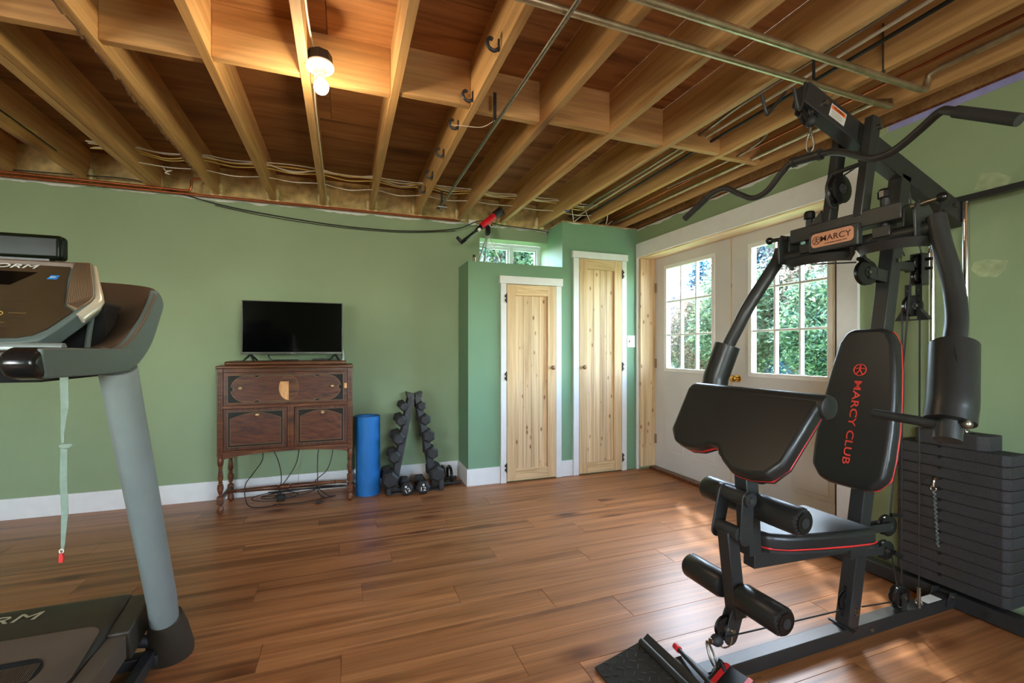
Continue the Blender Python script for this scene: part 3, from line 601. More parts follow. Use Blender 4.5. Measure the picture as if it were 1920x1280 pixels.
T('power_plug', MB().cyl((-.20, 3.80, .012), (-.16, 3.80, .012), .011, n=10).cyl((-.16, 3.80, .012), (-.14, 3.80, .012), .004, n=8), CABK, 'small black plug lying on floor under dresser', 'plug')
# tv
TY = 3.95
tv = E('television', 'flat black television with dark screen on the walnut dresser', 'television', (-.365, TY, 1.098))
mk('case', MB().box(-.725, -.005, TY, TY+.035, 1.148, 1.562), BEZ, tv, bev=.003)
mk('screen', MB().box(-.718, -.012, TY-.0012, TY, 1.166, 1.556), SCRN, tv, label='glossy black screen')
mk('brand_mark', MB().text('Hisense', (-.385, TY-.0005, 1.1535), (1, 0, 0), (0, 0, 1), .036, .006), WHP, tv, label='small pale brand lettering')
for x in (-.665, -.065):
    f = MB().beam((x, TY+.015, 1.148), (x-.035, TY-.06, 1.101), .012, .010).beam((x, TY+.015, 1.148), (x+.035, TY+.08, 1.101), .012, .010).beam((x, TY+.015, 1.15), (x+.03, TY-.05, 1.101), .012, .010)
    mk('foot', f, BLK, tv)
T('streaming_box', MB().box(-.23, -.10, TY-.03, TY+.03, 1.0985, 1.114), CABK, 'small black box with lights under television', 'box', bev=.003)
T('remote_control', MB().box(-.50, -.33, TY-.03, TY+.01, 1.0985, 1.108), CABK, 'slim black remote control under the television', 'remote', bev=.003)
cable('black_cable', [(-.55, TY+.06, 1.15), (-.54, TY+.03, 1.12), (-.51, TY, 1.103), (-.46, TY+.03, 1.101), (-.42, TY+.03, 1.101)], .003, CABK, 'thin black lead looping under the television', 'cord', n=6)
T('speaker_bottle', MB().cyl((-.005, TY+.03, 1.0985), (-.005, TY+.03, 1.15), .014, n=14).cyl((-.005, TY+.03, 1.15), (-.005, TY+.03, 1.18), .006, n=10), GREYM, 'small grey cylinder behind the right end of television', 'bottle')
# ------------------------------------------------------------------ exercise mat roll
m = MB(); n = 110; turns = 3.2; pts = []
for i in range(n+1):
    a = turns*2*PI*i/n; r = .045+.058*i/n; pts.append((r, a+1.2))
th = .012; inn = [(.185+(r-th/2)*math.cos(a), 3.945+(r-th/2)*math.sin(a)) for r, a in pts]; out = [(.185+(r+th/2)*math.cos(a), 3.945+(r+th/2)*math.sin(a)) for r, a in pts]
k = n+1; vs = [(x, y, z) for z in (.001, .64) for (x, y) in inn+out]; fs = []
for i in range(n):
    fs += [(i, i+1, 2*k+i+1, 2*k+i), (k+i, 2*k+k+i, 2*k+k+i+1, k+i+1), (2*k+i, 2*k+i+1, 3*k+i+1, 3*k+i), (i, k+i, k+i+1, i+1)]
fs += [(0, 2*k, 3*k, k), (k-1, 2*k-1, 4*k-1, 3*k-1)]
T('exercise_mat', m.add(vs, fs), BLUE, 'blue foam exercise mat rolled up standing beside the dresser', 'mat', ang=50)
# ------------------------------------------------------------------ dumbbells and rack
rk = E('dumbbell_rack', 'black A frame dumbbell rack against the green wall', 'rack', (.56, 3.93, 0))
for s in (-1, 1):
    for y in (3.86, 3.98):
        x0, x1 = .56+s*.025, .56+s*.175
        mk('upright', MB().beam((x0, y, .79), (x1, y, .03), .004, .05, (1, 0, 0)), BLK, rk)
    mk('top_plate', MB().prism([(.56+s*.005, .81), (.56+s*.065, .83), (.56+s*.055, .78), (.56+s*.012, .74)], (0, 3.855, 0), (1, 0, 0), (0, 0, 1), (0, .13, 0)), BLK, rk)
    mk('bolt', MB().cyl((.56+s*.028, 3.853, .785), (.56+s*.028, 3.849, .785), .007, n=10), CHROME, rk)
    mk('foot', MB().box(.56+s*.215-.02, .56+s*.215+.02, 3.80, 4.03, .003, .10), BLK, rk, bev=.006)
    for k in range(5):
        zz = .13+k*.14; xx = .56+s*(.16-k*.028)
        mk('cradle', MB().box(xx-.02, xx+.02, 3.855, 3.985, zz-.03, zz-.024), BLK, rk)
mk('base_bar', MB().box(.36, .77, 3.90, 3.93, .003, .03), BLK, rk); mk('base_bar', MB().box(.36, .77, 3.82, 3.85, .003, .012), BLK, rk)
def dumbbell(c, R, lab, rot=0, hang=.3, tiltx=0, mark=False):
    c = V(c); t = E('dumbbell', lab, 'dumbbell', c, 'hex dumbbells on and under the A frame rack')
    hl = R*1.15; L_ = .062
    d = V((0, 1, 0)); f = (V((math.cos(hang), 0, math.sin(hang))), V((-math.sin(hang), 0, math.cos(hang))))
    mk('grip', MB().cyl(c-d*L_, c+d*L_, .015, n=14), CHROME, t, label='chromed grip')
    for s in (-1, 1):
        mk('head', MB().lathe([(R*.72, 0), (R, hl*.18), (R, hl*.82), (R*.72, hl)], c+d*s*L_, d*s, 6, f=f), RUB, t, ang=12)
    if mark:
        fr = c-d*(L_+hl+.0008); rr = mark-1
        ux = V((math.cos(rr), 0, math.sin(rr))); uy = V((-math.sin(rr), 0, math.cos(rr)))
        mk('number', MB().text('12', fr-ux*.020-uy*.022, ux, uy, .040, .032), WHP, t, label='white number 12')
        mk('number', MB().lathe([(.009, 0), (.009, .0008)], fr+uy*.026, -d, 14), WHP, t, label='round white mark')
    return t
pos = ['top', 'second from top', 'third from top', 'fourth from top', 'lowest']
for k, (z, xo, R) in enumerate(((.715, .468, .040), (.60, .445, .048), (.455, .424, .056), (.305, .392, .053), (.125, .355, .072))):
    dumbbell((xo, 3.93, z+.0), R, 'black hex dumbbell, %s on the left leg of rack' % pos[k], hang=.25)
for k, (z, xo, R) in enumerate(((.715, .612, .040), (.598, .642, .048), (.460, .668, .056), (.315, .700, .053), (.140, .740, .068))):
    dumbbell((xo, 3.93, z), R, 'black hex dumbbell, %s on the right leg of rack' % pos[k], hang=.55)
dumbbell((.485, 3.87, .0555), .055, 'black hex dumbbell with tilted white 12 on floor, left one', hang=0.0, mark=1.5)
dumbbell((.612, 3.86, .0585), .058, 'black hex dumbbell with upright white 12 on floor, right one', hang=.0, mark=1.0)
for k, (x, y) in enumerate(((.83, 4.04), (.89, 4.02))):
    h = E('push_up_stand', ('black push-up handle in the corner, left of the pair', 'black push-up handle in the corner, right of the pair')[k], 'push-up stand', (x, y, 0), 'push-up handles in the corner')
    mk('grip', MB().tube(cat([(x, y+.08, .02), (x, y+.085, .08), (x, y+.06, .125), (x, y, .14), (x, y-.06, .125), (x, y-.085, .08), (x, y-.08, .02)], 4), .013, 10), BLKG, h)
    for s in (-1, 1): mk('foot_bar', MB().cyl((x-.07, y+s*.08, .0165), (x+.08, y+s*.08, .0165), .015, n=12), BLK, h)
# ------------------------------------------------------------------ telescope
ts = E('telescope', 'small red and black telescope on silver tripod above the closet', 'telescope', (1.23, 3.95, 1.957))
def q3(x, z, y=3.96): return V((x, y, z))
a = q3(1.01, 2.158); b = q3(1.375, 2.475); u = (b-a).normalized()
mk('tube', MB().cyl(a+u*.21, a+u*.375, .030, n=24), REDT, ts, label='glossy red tube')
mk('dew_shield', MB().cyl(a+u*.375, a+u*.463, .037, n=24), BLK, ts)
mk('focuser', MB().lathe([(.013, 0), (.015, .02), (.013, .05), (.012, .13), (.018, .16), (.021, .17), (.021, .21)], a, u, 18), BLKG, ts)
mk('focus_knob', MB().cyl(a+u*.175+V((0, -.03, -.012)), a+u*.175+V((0, -.016, -.012)), .014, n=14), PORC, ts)
mk('diagonal', MB().beam(a+u*.012, a-u*.04, .03, .03).cyl(a-u*.03, a-u*.03+V((-.045, 0, .045)), .014, n=14), BLKG, ts)
hd = q3(1.228, 2.285)
mk('mount_head', MB().box(1.208, 1.25, 3.94, 3.98, 2.235, 2.29).cyl((1.228, 3.93, 2.29), (1.228, 3.99, 2.29), .018, n=14).ball((1.228, 3.96, 2.235), .02, 10).ball((1.262, 3.95, 2.315), .01, 8), BLKG, ts, bev=.002)
for x, y in ((1.125, 3.93), (1.215, 4.05), (1.355, 3.92)):
    mk('leg', MB().beam((1.228, 3.96, 2.235), (x, y, 1.959), .012, .008), ALU, ts)
mk('spreader', MB().beam((1.18, 3.948, 2.11), (1.225, 3.97, 2.10), .006, .004).beam((1.225, 3.97, 2.10), (1.288, 3.945, 2.108), .006, .004).beam((1.225, 3.97, 2.10), (1.222, 4.0, 2.11), .006, .004), BLK, ts)
ep = E('eyepiece', 'small chrome eyepiece with black cap on closet corner', 'eyepiece', (1.085, 3.90, 1.957))
mk('barrel', MB().cyl((1.085, 3.90, 1.9575), (1.085, 3.90, 2.002), .0125, n=14), CHROME, ep); mk('cap', MB().cyl((1.085, 3.90, 2.002), (1.085, 3.90, 2.022), .014, n=14), BLK, ep)
# ------------------------------------------------------------------ home gym (machine axis along x, centre plane y = CY)
CY = 1.2725
gy = E('home_gym', 'black cable home gym with weight stack, padded seat and press arms', 'exercise machine', (2.0, CY, 0))
def G(name, mb, mat, parent=None, **k): return mk(name, mb, mat, parent or gy, **k)
def pulley(c, r, ax, nm='pulley', par=None, th=.022, lab=None):
    c = V(c); ax = V(ax).normalized()
    p = G(nm, MB().lathe([(r*.55, -th/2), (r*.92, -th/2), (r, -th*.42), (r*.86, -th*.12), (r*.86, th*.12), (r, th*.42), (r*.92, th/2), (r*.55, th/2)], c, ax, 28), BLKG, par, label=lab)
    mk('hub', MB().cyl(c-ax*(th*.62), c+ax*(th*.62), r*.34, n=16), BLK, p)
    mk('axle_bolt', MB().cyl(c-ax*(th*.95), c+ax*(th*.95), .0065, n=8), STEEL, p)
    return p
yn, yf = CY-.0275, CY+.0275
rail = G('base_rail', MB().box(1.06, 2.60, yn, yf, .008, .062), BLK, bev=.003)
mk('bolt', MB().cyl((2.03, yn-.002, .035), (2.03, yn-.008, .035), .008, n=8), STEEL, rail)
G('rear_crossbar', MB().box(2.602, 2.665, .55, 1.99, .008, .072), BLK, bev=.003)
for k in (0, 1):
    q = G('corner_bracket', MB().prism([(0, 0), (.07, 0), (.07, .05), (.03, .06)], (2.53, yn-.003 if k == 0 else yf+.003, .03), (1, 0, 0), (0, 0, 1), (0, -.004 if k == 0 else .004, 0)), BLK)
    if k == 0: mk('bolt', MB().cyl((2.575, yn-.006, .068), (2.575, yn-.018, .068), .010, n=8), STEEL, q)
G('bolt', MB().cyl((2.602, 1.12, .045), (2.592, 1.12, .045), .012, n=12), BLK)
# front foot: cross block, foot tube, tread plate
G('front_block', MB().box(1.10, 1.165, 1.165, 1.33, .008, .082), BLK, bev=.004)
G('foot_tube', MB().cyl((1.065, 1.09, .070), (1.065, 1.46, .070), .0125, n=16), BLK)
tp = G('tread_plate', MB().prism([(.87, .004), (.872, .010), (1.075, .062), (1.105, .085), (1.108, .078), (1.075, .052)], (0, 1.07, 0), (1, 0, 0), (0, 0, 1), (0, .405, 0)), BLK, bev=.0015, label='black diamond tread foot plate')
tr = MB(); sl = (.062-.010)/(1.075-.872)
for i in range(7):
    for j in range(12):
        x = .886+i*.027; y = 1.085+j*.033+(.016 if i % 2 else 0)
        if y > 1.465: continue
        z = .0105+(x-.872)*sl; a = .8 if (i+j) % 2 else -.8
        dx, dy = .010*math.cos(a), .010*math.sin(a)
        tr.beam((x-dx, y-dy, z-dx*sl), (x+dx, y+dy, z+dx*sl), .0035, .003)
mk('tread_lugs', tr, BLK, tp, kind='stuff')
# stack
stack = []
src = None
def plate_poly(y0, y1, x0, x1, c=.022): return [(x0+c, y0), (x1, y0), (x1, y1), (x0+c, y1), (x0, y1-c), (x0, y0+c)]
for k in range(13):
    z = .092+k*.0497
    if src is None:
        src = G('weight_plate', MB().prism(plate_poly(1.062, 1.483, 2.60, 2.735), (0, 0, z), (1, 0, 0), (0, 1, 0), (0, 0, .0475)), PLATE, origin=(2.66, CY, z), bev=.003)
        hs = mk('pin_hole', MB().cyl((2.602, 1.300, z+.046), (2.5992, 1.300, z+.046), .0085, n=12), HOLE, src); p = src
    else:
        p = copy_of(src, gy, (2.66, CY, z)); h = hs.copy(); C.objects.link(h); h.parent = p
tpz = .092+13*.0497
tpl = G('weight_plate', MB().prism(plate_poly(1.135, 1.41, 2.598, 2.725, .03), (0, 0, tpz), (1, 0, 0), (0, 1, 0), (0, 0, .066)), PLATE, bev=.004, label='smaller thick top plate of the stack')
mk('pin_hole', MB().cyl((2.60, 1.300, tpz+.02), (2.5972, 1.300, tpz+.02), .0085, n=12), HOLE, tpl)
for y in (1.36, 1.232): mk('bushing', MB().cyl((2.66, y, tpz+.066), (2.66, y, tpz+.072), .03, n=18), BLKG, tpl)
for y in (1.358, 1.232): G('guide_rod', MB().cyl((2.66, y, tpz+.06), (2.66, y, 1.865), .0135, n=18), CHROME, label='chromed guide rod')
G('top_bracket', MB().box(2.64, 2.68, .985, 1.60, 1.855, 1.882).cyl((2.66, .985, 1.868), (2.66, .955, 1.868), .024, n=16), BLK, bev=.002)
# selector pin and its coiled lanyard
G('selector_pin', MB().tube(cat([(2.60, 1.300, .588), (2.575, 1.302, .586), (2.566, 1.304, .57), (2.566, 1.305, .55)], 4), .006, 10), CHROME)
G('pin_ring', MB().tube([(2.566, 1.305+.011*math.cos(a), .538+.011*math.sin(a)) for a in [i*PI/6 for i in range(12)]], .002, 6, True), CHROME)
G('pin_lanyard', MB().tube([(2.568+.004*math.cos(a*2.2), 1.304+.004*math.sin(a*2.2)-.0004*a, .528-a*.0068) for a in range(38)], .0045, 8), SLATE)
# column
def cx(z): return 1.926+.182*(z-.06)
G('main_column', MB().beam((cx(.055), CY, .055), (cx(1.93), CY, 1.93), .055, .062, (1, 0, -.18)), BLK, bev=.003)
cs = MB().prism([(0, 0), (.012, 0), (.012, .12), (0, .12)], (cx(.11)-.0335, CY-.004, .10), (0, 1, 0), (.18, 0, 1), (-.0012, 0, 0))
G('column_slot', cs, HOLE)
pulley((cx(.16)-.022, CY, .16), .042, (0, 1, 0), lab='pulley in the column foot slot', th=.012)
for z, y in ((.12, yn), (1.56, yn), (.13, yn)): G('bolt', MB().cyl((cx(z), y-.001, z), (cx(z), y-.008, z), .009, n=8), STEEL)
G('foot_strap', MB().box(1.885, 1.90, yn-.03, yf+.02, .063, .072), BLK, bev=.001)
# boom
b0, b1 = V((1.665, CY, 2.172)), V((2.705, CY, 1.792)); bd = (b1-b0).normalized(); bu = V((-bd.z, 0, bd.x))
bm_ = G('boom', MB().beam(b0, b1, .055, .088, bu), BLK, bev=.003)
mk('warning_label', MB().beam(b0+bd*.135+V((0, -.0282, 0)), b0+bd*.225+V((0, -.0282, 0)), .0008, .052, bu), WHP, bm_, label='white warning sticker')
mk('warning_label', MB().beam(b0+bd*.139+V((0, -.0288, 0))+bu*.014, b0+bd*.221+V((0, -.0288, 0))+bu*.014, .0008, .016, bu), ORNG, bm_, label='orange band reading WARNING')
mk('warning_text', MB().text('WARNING', b0+bd*.150+V((0, -.0294, 0))+bu*.0095, bd, bu, .06, .009), PRT, bm_)
tx = MB()
for k in range(6): tx.beam(b0+bd*.143+V((0, -.0288, 0))-bu*(.001+k*.0042), b0+bd*(.216-.01*(k % 2))+V((0, -.0288, 0))-bu*(.001+k*.0042), .0006, .0012, bu)
mk('warning_text', tx, GRP, bm_)
for s in (.10, .5, .99): G('bolt', MB().cyl(b0+bd*s+V((0, -.028, .004)), b0+bd*s+V((0, -.040, .004)), .011, n=8), STEEL)
# pulleys in the boom tip
pulley(b0+bd*.06-bu*.05, .043, (0, 1, 0), lab='pulley under the boom tip'); pulley(b0+bd*.42-bu*.045, .04, (0, 1, 0), th=.02, lab='pulley inside the boom')
G('cheek_plate', MB().beam(b0+bd*.015-bu*.045+V((0, .017, 0)), b0+bd*.11-bu*.045+V((0, .017, 0)), .004, .05, bu), BLK)
# v hooks
for y in (CY-.028, CY+.045):
    dx = 0 if y < CY else -.075
    G('bar_hook', MB().tube(cat([(1.655+dx*.2, y, 2.20), (1.628+dx, y-.004, 2.105), (1.606+dx, y-.01, 2.088), (1.592+dx, y-.012, 2.11), (1.578+dx, y-.012, 2.160)], 6), .0062, 10), BLK)
# lat pulley stop, carabiner, bar
G('cable_stop', MB().ball((1.712, CY-.006, 2.072), .023, 14), RUB)
def carabiner(nm, top, bot, w, r, nrm):
    top, bot = V(top), V(bot); d = (bot-top); ln_ = d.length; d.normalize(); s = V(nrm).cross(d).normalized(); pts = []
    for i in range(24):
        a = 2*PI*i/24; pts.append((top+bot)/2+d*(math.cos(a)*ln_/2)+s*(math.sin(a)*w*(1.0+.25*math.cos(a))))
    return G(nm, MB().tube(pts, r, 8, True), STEEL)
G('eye_bolt', MB().cyl((1.713, CY-.004, 2.055), (1.713, CY-.003, 2.03), .005, n=8).tube([(1.713+.0*math.cos(a), CY-.003+.008*math.cos(a), 2.024+.009*math.sin(a)) for a in [i*PI/5 for i in range(10)]], .003, 6, True), STEEL)
carabiner('carabiner', (1.715, CY-.002, 2.028), (1.717, CY, 1.958), .012, .0036, (1, .5, 0))
G('bar_clevis', MB().beam((1.716, CY+.004, 1.972), (1.716, CY+.004, 1.945), .006, .016, (0, 1, 0)), BLK)
lat = [(1.65, 1.895, 1.857), (1.672, 1.755, 1.930), (1.69, 1.672, 1.944), (1.70, 1.60, 1.895), (1.705, 1.53, 1.855), (1.707, 1.46, 1.862), (1.71, 1.39, 1.918), (1.713, 1.345, 1.942), (1.716, 1.24, 1.931), (1.713, 1.17, 1.915), (1.705, 1.09, 1.868), (1.70, 1.03, 1.835), (1.698, .965, 1.838), (1.685, .89, 1.868), (1.665, .83, 1.888), (1.655, .79, 1.868), (1.64, .651, 1.775)]
G('lat_bar', MB().tube(cat(lat, 7), .0125, 14), BLK, label='long wavy black pull-down bar')
def seg(a, b, r): return MB().cyl(a, b, r, n=18)
G('bar_grip', MB().tube([lat[0], V(lat[0]).lerp(V(lat[1]), .5), V(lat[0]).lerp(V(lat[1]), .92)], .0155, 16), RUB); G('bar_grip', MB().tube([V(lat[-1]), V(lat[-1]).lerp(V(lat[-2]), 1.0)], .0165, 16), RUB)
G('bar_sleeve', seg((1.7135, 1.335, 1.9415), (1.7158, 1.235, 1.931), .0175), BLK)
for y, z in ((1.338, 1.942), (1.232, 1.930)): G('sleeve_collar', seg((1.7145, y-.006, z), (1.7145, y+.006, z), .0215), BLK)
# twin uprights, transverse tube, knobs, badge
for y, ztop in ((1.205, 2.105), (1.340, 2.09)):
    x0 = 1.905 if y < CY else 1.918
    G('upright', MB().beam((x0, y, 1.70), (x0+.185*(ztop-1.70), y, ztop), .034, .05, (1, 0, -.18)), BLK, bev=.004)
    G('bolt', MB().cyl((x0+.075, y-.017, ztop-.045), (x0+.075, y-.032, ztop-.045), .011, n=8), STEEL)
G('crosspiece', MB().cyl((1.93, 1.20, 1.92), (1.93, 1.34, 1.92), .009, n=12), BLK)
pulley((1.885, CY+.0, 1.83), .058, (0, 1, 0), lab='large pulley between the twin uprights', th=.024)
G('pulley_guard', MB().tube(cat([(1.855, CY+.014, 1.895), (1.828, CY+.014, 1.83), (1.85, CY+.014, 1.765), (1.88, CY+.014, 1.76)], 5), .005, 8), BLK)
G('transverse_tube', MB().box(1.885, 1.955, 1.055, 1.492, 1.657, 1.718), BLK, bev=.004)
G('gusset', MB().prism([(0, 0), (.05, 0), (.05, .05)], (1.887, 1.40, 1.718), (0, -1, 0), (0, 0, 1), (.01, 0, 0)), BLK)
for y in (1.425, 1.128):
    G('adjuster_stem', MB().cyl((1.92, y, 1.60), (1.92, y, 1.757), .015, n=14), BLK)
    G('adjuster_knob', MB().lathe([(.019, 0), (.0225, .004), (.0225, .028), (.018, .036)], (1.92, y, 1.752), (0, 0, 1), 9), BLKG, ang=20)
    G('stem_block', MB().box(1.895, 1.945, y-.03, y+.03, 1.605, 1.645), BLK, bev=.003)
bg = G('badge_box', MB().box(1.868, 1.90, 1.192, 1.392, 1.590, 1.678), BLK, bev=.006)
def rr(w, h, r, n=5):
    out = []
    for cx_, cy_, a0 in ((w/2-r, h/2-r, 0), (-w/2+r, h/2-r, PI/2), (-w/2+r, -h/2+r, PI), (w/2-r, -h/2+r, 1.5*PI)):
        out += [(cx_+r*math.cos(a0+PI/2*i/n), cy_+r*math.sin(a0+PI/2*i/n)) for i in range(n+1)]
    return out
BO = V((1.8672, 1.292, 1.640))
mk('badge', MB().prism(rr(.172, .058, .016), BO, (0, -1, 0), (0, 0, 1), (-.0012, 0, 0)), SALM, bg, label='salmon name badge with rounded corners')
mk('badge_letters', MB().text('MARCY', BO+V((-.0014, .045, -.009)), (0, -1, 0), (0, 0, 1), .122, .024, bold=.004), PRT, bg)
mk('badge_letters', MB().text('CLUB SERIES HOME GYM', BO+V((-.0014, .030, -.0215)), (0, -1, 0), (0, 0, 1), .09, .005), PRT, bg)
def emblem(o, ux, uy, R, mat, par, dep):
    o, ux, uy, dep = V(o), V(ux).normalized(), V(uy).normalized(), V(dep)
    m = MB(); n = 28
    ring = [o+ux*(R*.93*math.cos(2*PI*i/n))+uy*(R*.93*math.sin(2*PI*i/n))+dep*.5 for i in range(n)]
    m.tube(ring, R*.07, 6, True)
    def st(a, b, wd_):
        a = o+ux*a[0]*R+uy*a[1]*R; b = o+ux*b[0]*R+uy*b[1]*R; m.beam(a+dep*.5, b+dep*.5, wd_*R, dep.length, dep)
    st((0, .45), (0, -.05), .20); st((0, .32), (-.72, .20), .12); st((0, .32), (.72, .20), .12); st((0, 0), (-.5, -.72), .17); st((0, 0), (.5, -.72), .17)
    m.lathe([(R*.15, 0), (R*.15, dep.length)], o+uy*R*.62, dep, 12)
    return mk('emblem', m, mat, par, label='round figure emblem')
emblem(BO+V((-.0014, .063, 0)), (0, -1, 0), (0, 0, 1), .0175, PRT, bg, (-.001, 0, 0))
# press assembly: cross tube, cams, brackets, arms
G('press_axle', MB().cyl((1.93, .965, 1.607), (1.93, 1.585, 1.607), .027, n=22), BLK)
for y, HW in ((1.105, .118), (1.395, .138)):
    s = 1 if y > CY else -1
    poly = [(.02, -.015)]+[(.100*math.cos(a), HW*math.sin(a)) for a in [PI*.5+PI*i/14*1.0 for i in range(15)]]
    cam_ = G('press_cam', MB().prism(poly, (1.945, y, 1.572), (1, 0, .05), (0, 1, 0), (0, 0, .008)), BLK, bev=.002)
    rim = [(1.945+.102*math.cos(a), y+(HW+.002)*math.sin(a), 1.572) for a in [PI*.5+PI*i/18 for i in range(19)]]
    for q in range(len(rim)-1): pass
    rb2 = MB(); vv = []
    for (x, yy, z), (ox, oy) in zip(rim, [(math.cos(PI*.5+PI*i/18), math.sin(PI*.5+PI*i/18)) for i in range(19)]): vv += [(x, yy, z+.010), (x+ox*.007, yy+oy*.007, z+.006), (x-ox*.012, yy-oy*.012, z-.026), (x-ox*.018, yy-oy*.018, z-.022)]
    rb2.add(vv, [(4*i+j, 4*i+(j+1) % 4, 4*i+4+(j+1) % 4, 4*i+4+j) for i in range(18) for j in range(4)]+[(0, 1, 2, 3), (72, 73, 74, 75)])
    mk('cam_rim', rb2, BLK, cam_)
    mk('cam_web', MB().box(1.86, 1.94, y-.012, y+.012, 1.575, 1.59), BLK, cam_, bev=.003)
    hy_ = y-HW if s > 0 else y+HW
    if s > 0: G('horn', MB().tube(cat([(1.93, hy_+.01, 1.562), (1.915, hy_-.012, 1.570), (1.90, hy_-.022, 1.588), (1.895, hy_-.018, 1.612)], 5), [.012]*6+[.009]*6+[.006]*4, 8), BLK)
for y in (1.54, 1.015):
    s = 1 if y > CY else -1
    G('range_bracket', MB().prism([(-.045, -.05), (.04, -.05), (.062, .0), (.055, .05), (.02, .082), (-.03, .085), (-.05, .05)], (1.925, y, 1.625), (1, 0, 0), (0, 0, 1), (0, s*.008, 0)), BLK, bev=.003)
    G('range_bracket', MB().prism([(-.035, -.01), (.04, -.01), (.05, .05), (.0, .075), (-.03, .06)], (1.925, y-s*.04, 1.635), (1, 0, 0), (0, 0, 1), (0, s*.006, 0)), BLK, bev=.002)
    G('pull_pin', MB().cyl((1.91, y-s*.02, 1.693), (1.905, y+s*.062, 1.698), .0095, n=12), STEEL if s < 0 else BLK)
    G('pin_knob', MB().ball((1.904, y+s*.072, 1.699), .0175, 14), BLKG)
arm_n = [(1.93, .975, 1.645), (1.925, .965, 1.60), (1.915, .95, 1.54), (1.888, .91, 1.415), (1.83, .87, 1.29), (1.742, .835, 1.185), (1.66, .80, 1.04), (1.625, .79, .965)]
def mir(p): return (p[0], 2*CY-p[1]+.01, p[2])
arm_f = [(1.94, 1.578, 1.655), (1.925, 1.588, 1.60), (1.885, 1.605, 1.53), (1.81, 1.645, 1.39), (1.775, 1.68, 1.285), (1.752, 1.715, 1.195), (1.715, 1.745, 1.06), (1.70, 1.75, .99)]
for A, lab, lb2 in ((arm_n, 'thick curved press arm nearer the camera', 'padded sleeve nearer the camera'), (arm_f, 'curved press arm on the door side', 'padded sleeve on the door side')):
    pa = G('press_arm', MB().tube(cat(A, 6), .0285, 24), BLK, label=lab)
    mk('end_block', MB().cyl(A[-1], V(A[-1])+(V(A[-1])-V(A[-2])).normalized()*.045, .032, n=22), BLK, pa)
    a, b = V(A[5])+V((0, 0, .012)), V(A[-1])+(V(A[-2])-V(A[-1]))*.12
    d = (b-a); c1, c2 = a+d*.02, a+d*.98; mid = V(A[6])+(V(A[6])-(a+b)/2)*.2
    pts = cat([a, a.lerp(mid, .5), mid, mid.lerp(b, .5), b], 5); pts = [pts[0], pts[0].lerp(pts[1], .25)]+pts[1:-1]+[pts[-1].lerp(pts[-2], .25), pts[-1]]; n = len(pts); R = .058
    rad = [R*(.86 if i in (0, n-1) else 1) for i in range(n)]
    sl_ = mk('arm_pad', MB().tube(pts, rad, 28), VINYL, pa, label=lb2)
    hy = A[-1][1]+(.185 if A is arm_n else -.185); e = V(A[-1])+V((-.012, 0, .0))
    mk('handle', MB().cyl(e, (e.x-.01, hy, e.z+.012), .0145, n=16), RUB, pa)
    mk('end_bolt', MB().ball(V(A[-1])+V((.0, -.040 if A is arm_n else .04, .01)), .014, 10), STEEL, pa)
mk('seam', MB().tube(cat([(1.736-.064, .80, 1.19), (1.70-.058, .775, 1.09), (1.655-.062, .765, 1.0)], 6), .0012, 5), HOLE, gy)
# cables
CB = []
def gcab(pts, r=.0032, sm=0): return G('cable', MB().tube(cat(pts, sm) if sm else pts, r, 7), CABK)
gcab([(1.26, CY-.02, .165), (1.60, CY-.012, .145), (cx(.12)-.04, CY, .125)]); gcab([(2.36, 1.25, 1.36), (2.345, 1.245, .12)], .0035); gcab([(2.33, 1.30, 1.36), (2.30, 1.285, .16)], .0035)
gcab([(2.335, 1.27, 1.50), (2.20, CY, .47)], .0035); gcab([(2.40, 1.262, 1.585), (2.30, 1.262, 1.90)]); gcab([(2.375, 1.225, 1.60), (2.44, 1.20, 1.86)]); gcab([(2.20, CY, .33), (2.255, CY, .14)])
gcab([(1.84, 1.36, 1.54), (2.0, CY+.01, 1.545)]); gcab([(1.90, CY, 1.885), (2.07, CY, 1.985)]); gcab([(1.72, CY, 2.10), (1.80, CY, 2.10), (2.05, CY, 2.01)])
gcab([(2.255, CY-.0, .095), (2.02, CY, .115)]); gcab([(2.35, CY+.03, 1.60), (2.26, CY+.04, 1.78)])
# pulley cluster behind the column
pulley((2.045, CY, 1.503), .052, (.15, 1, 0), lab='pulley on a bracket in front of column')
G('pulley_bracket', MB().beam((2.045, CY-.015, 1.503), (2.16, CY-.015, 1.49), .004, .05), BLK); G('pulley_bracket', MB().beam((2.045, CY+.015, 1.503), (2.16, CY+.015, 1.49), .004, .05), BLK)
G('cable_guide', MB().beam((2.01, CY, 1.562), (2.05, CY, 1.548), .03, .012), BLK)
G('column_arm', MB().beam((2.21, CY, 1.545), (2.34, CY, 1.545), .03, .035), BLK, bev=.002)
G('pulley_cage', MB().box(2.352, 2.40, CY-.036, CY-.031, 1.47, 1.60).box(2.352, 2.40, CY+.005, CY+.010, 1.47, 1.60).box(2.352, 2.40, CY-.036, CY+.010, 1.597, 1.603).box(2.352, 2.40, CY-.036, CY+.01, 1.466, 1.471), BLK, bev=.001)
pulley((2.374, CY-.013, 1.565), .034, (.2, 1, 0), th=.018); pulley((2.374, CY-.013, 1.505), .034, (.2, 1, 0), th=.018)
for z in (1.575, 1.535): G('bolt', MB().cyl((2.375, CY-.06, z), (2.375, CY+.04, z), .007, n=8), BLKG)
for y in (CY+.018, CY-.022):
    G('link_strip', MB().box(2.352, 2.356, y-.012, y+.012, 1.33, 1.47), BLK)
    for k in range(4): G('link_hole', MB().cyl((2.3515, y, 1.365+k*.026), (2.351, y, 1.365+k*.026), .004, n=8), STEEL if k == 3 else HOLE)
pulley((2.352, CY, 1.375), .046, (.25, 1, 0), th=.02, lab='floating pulley between two cables')
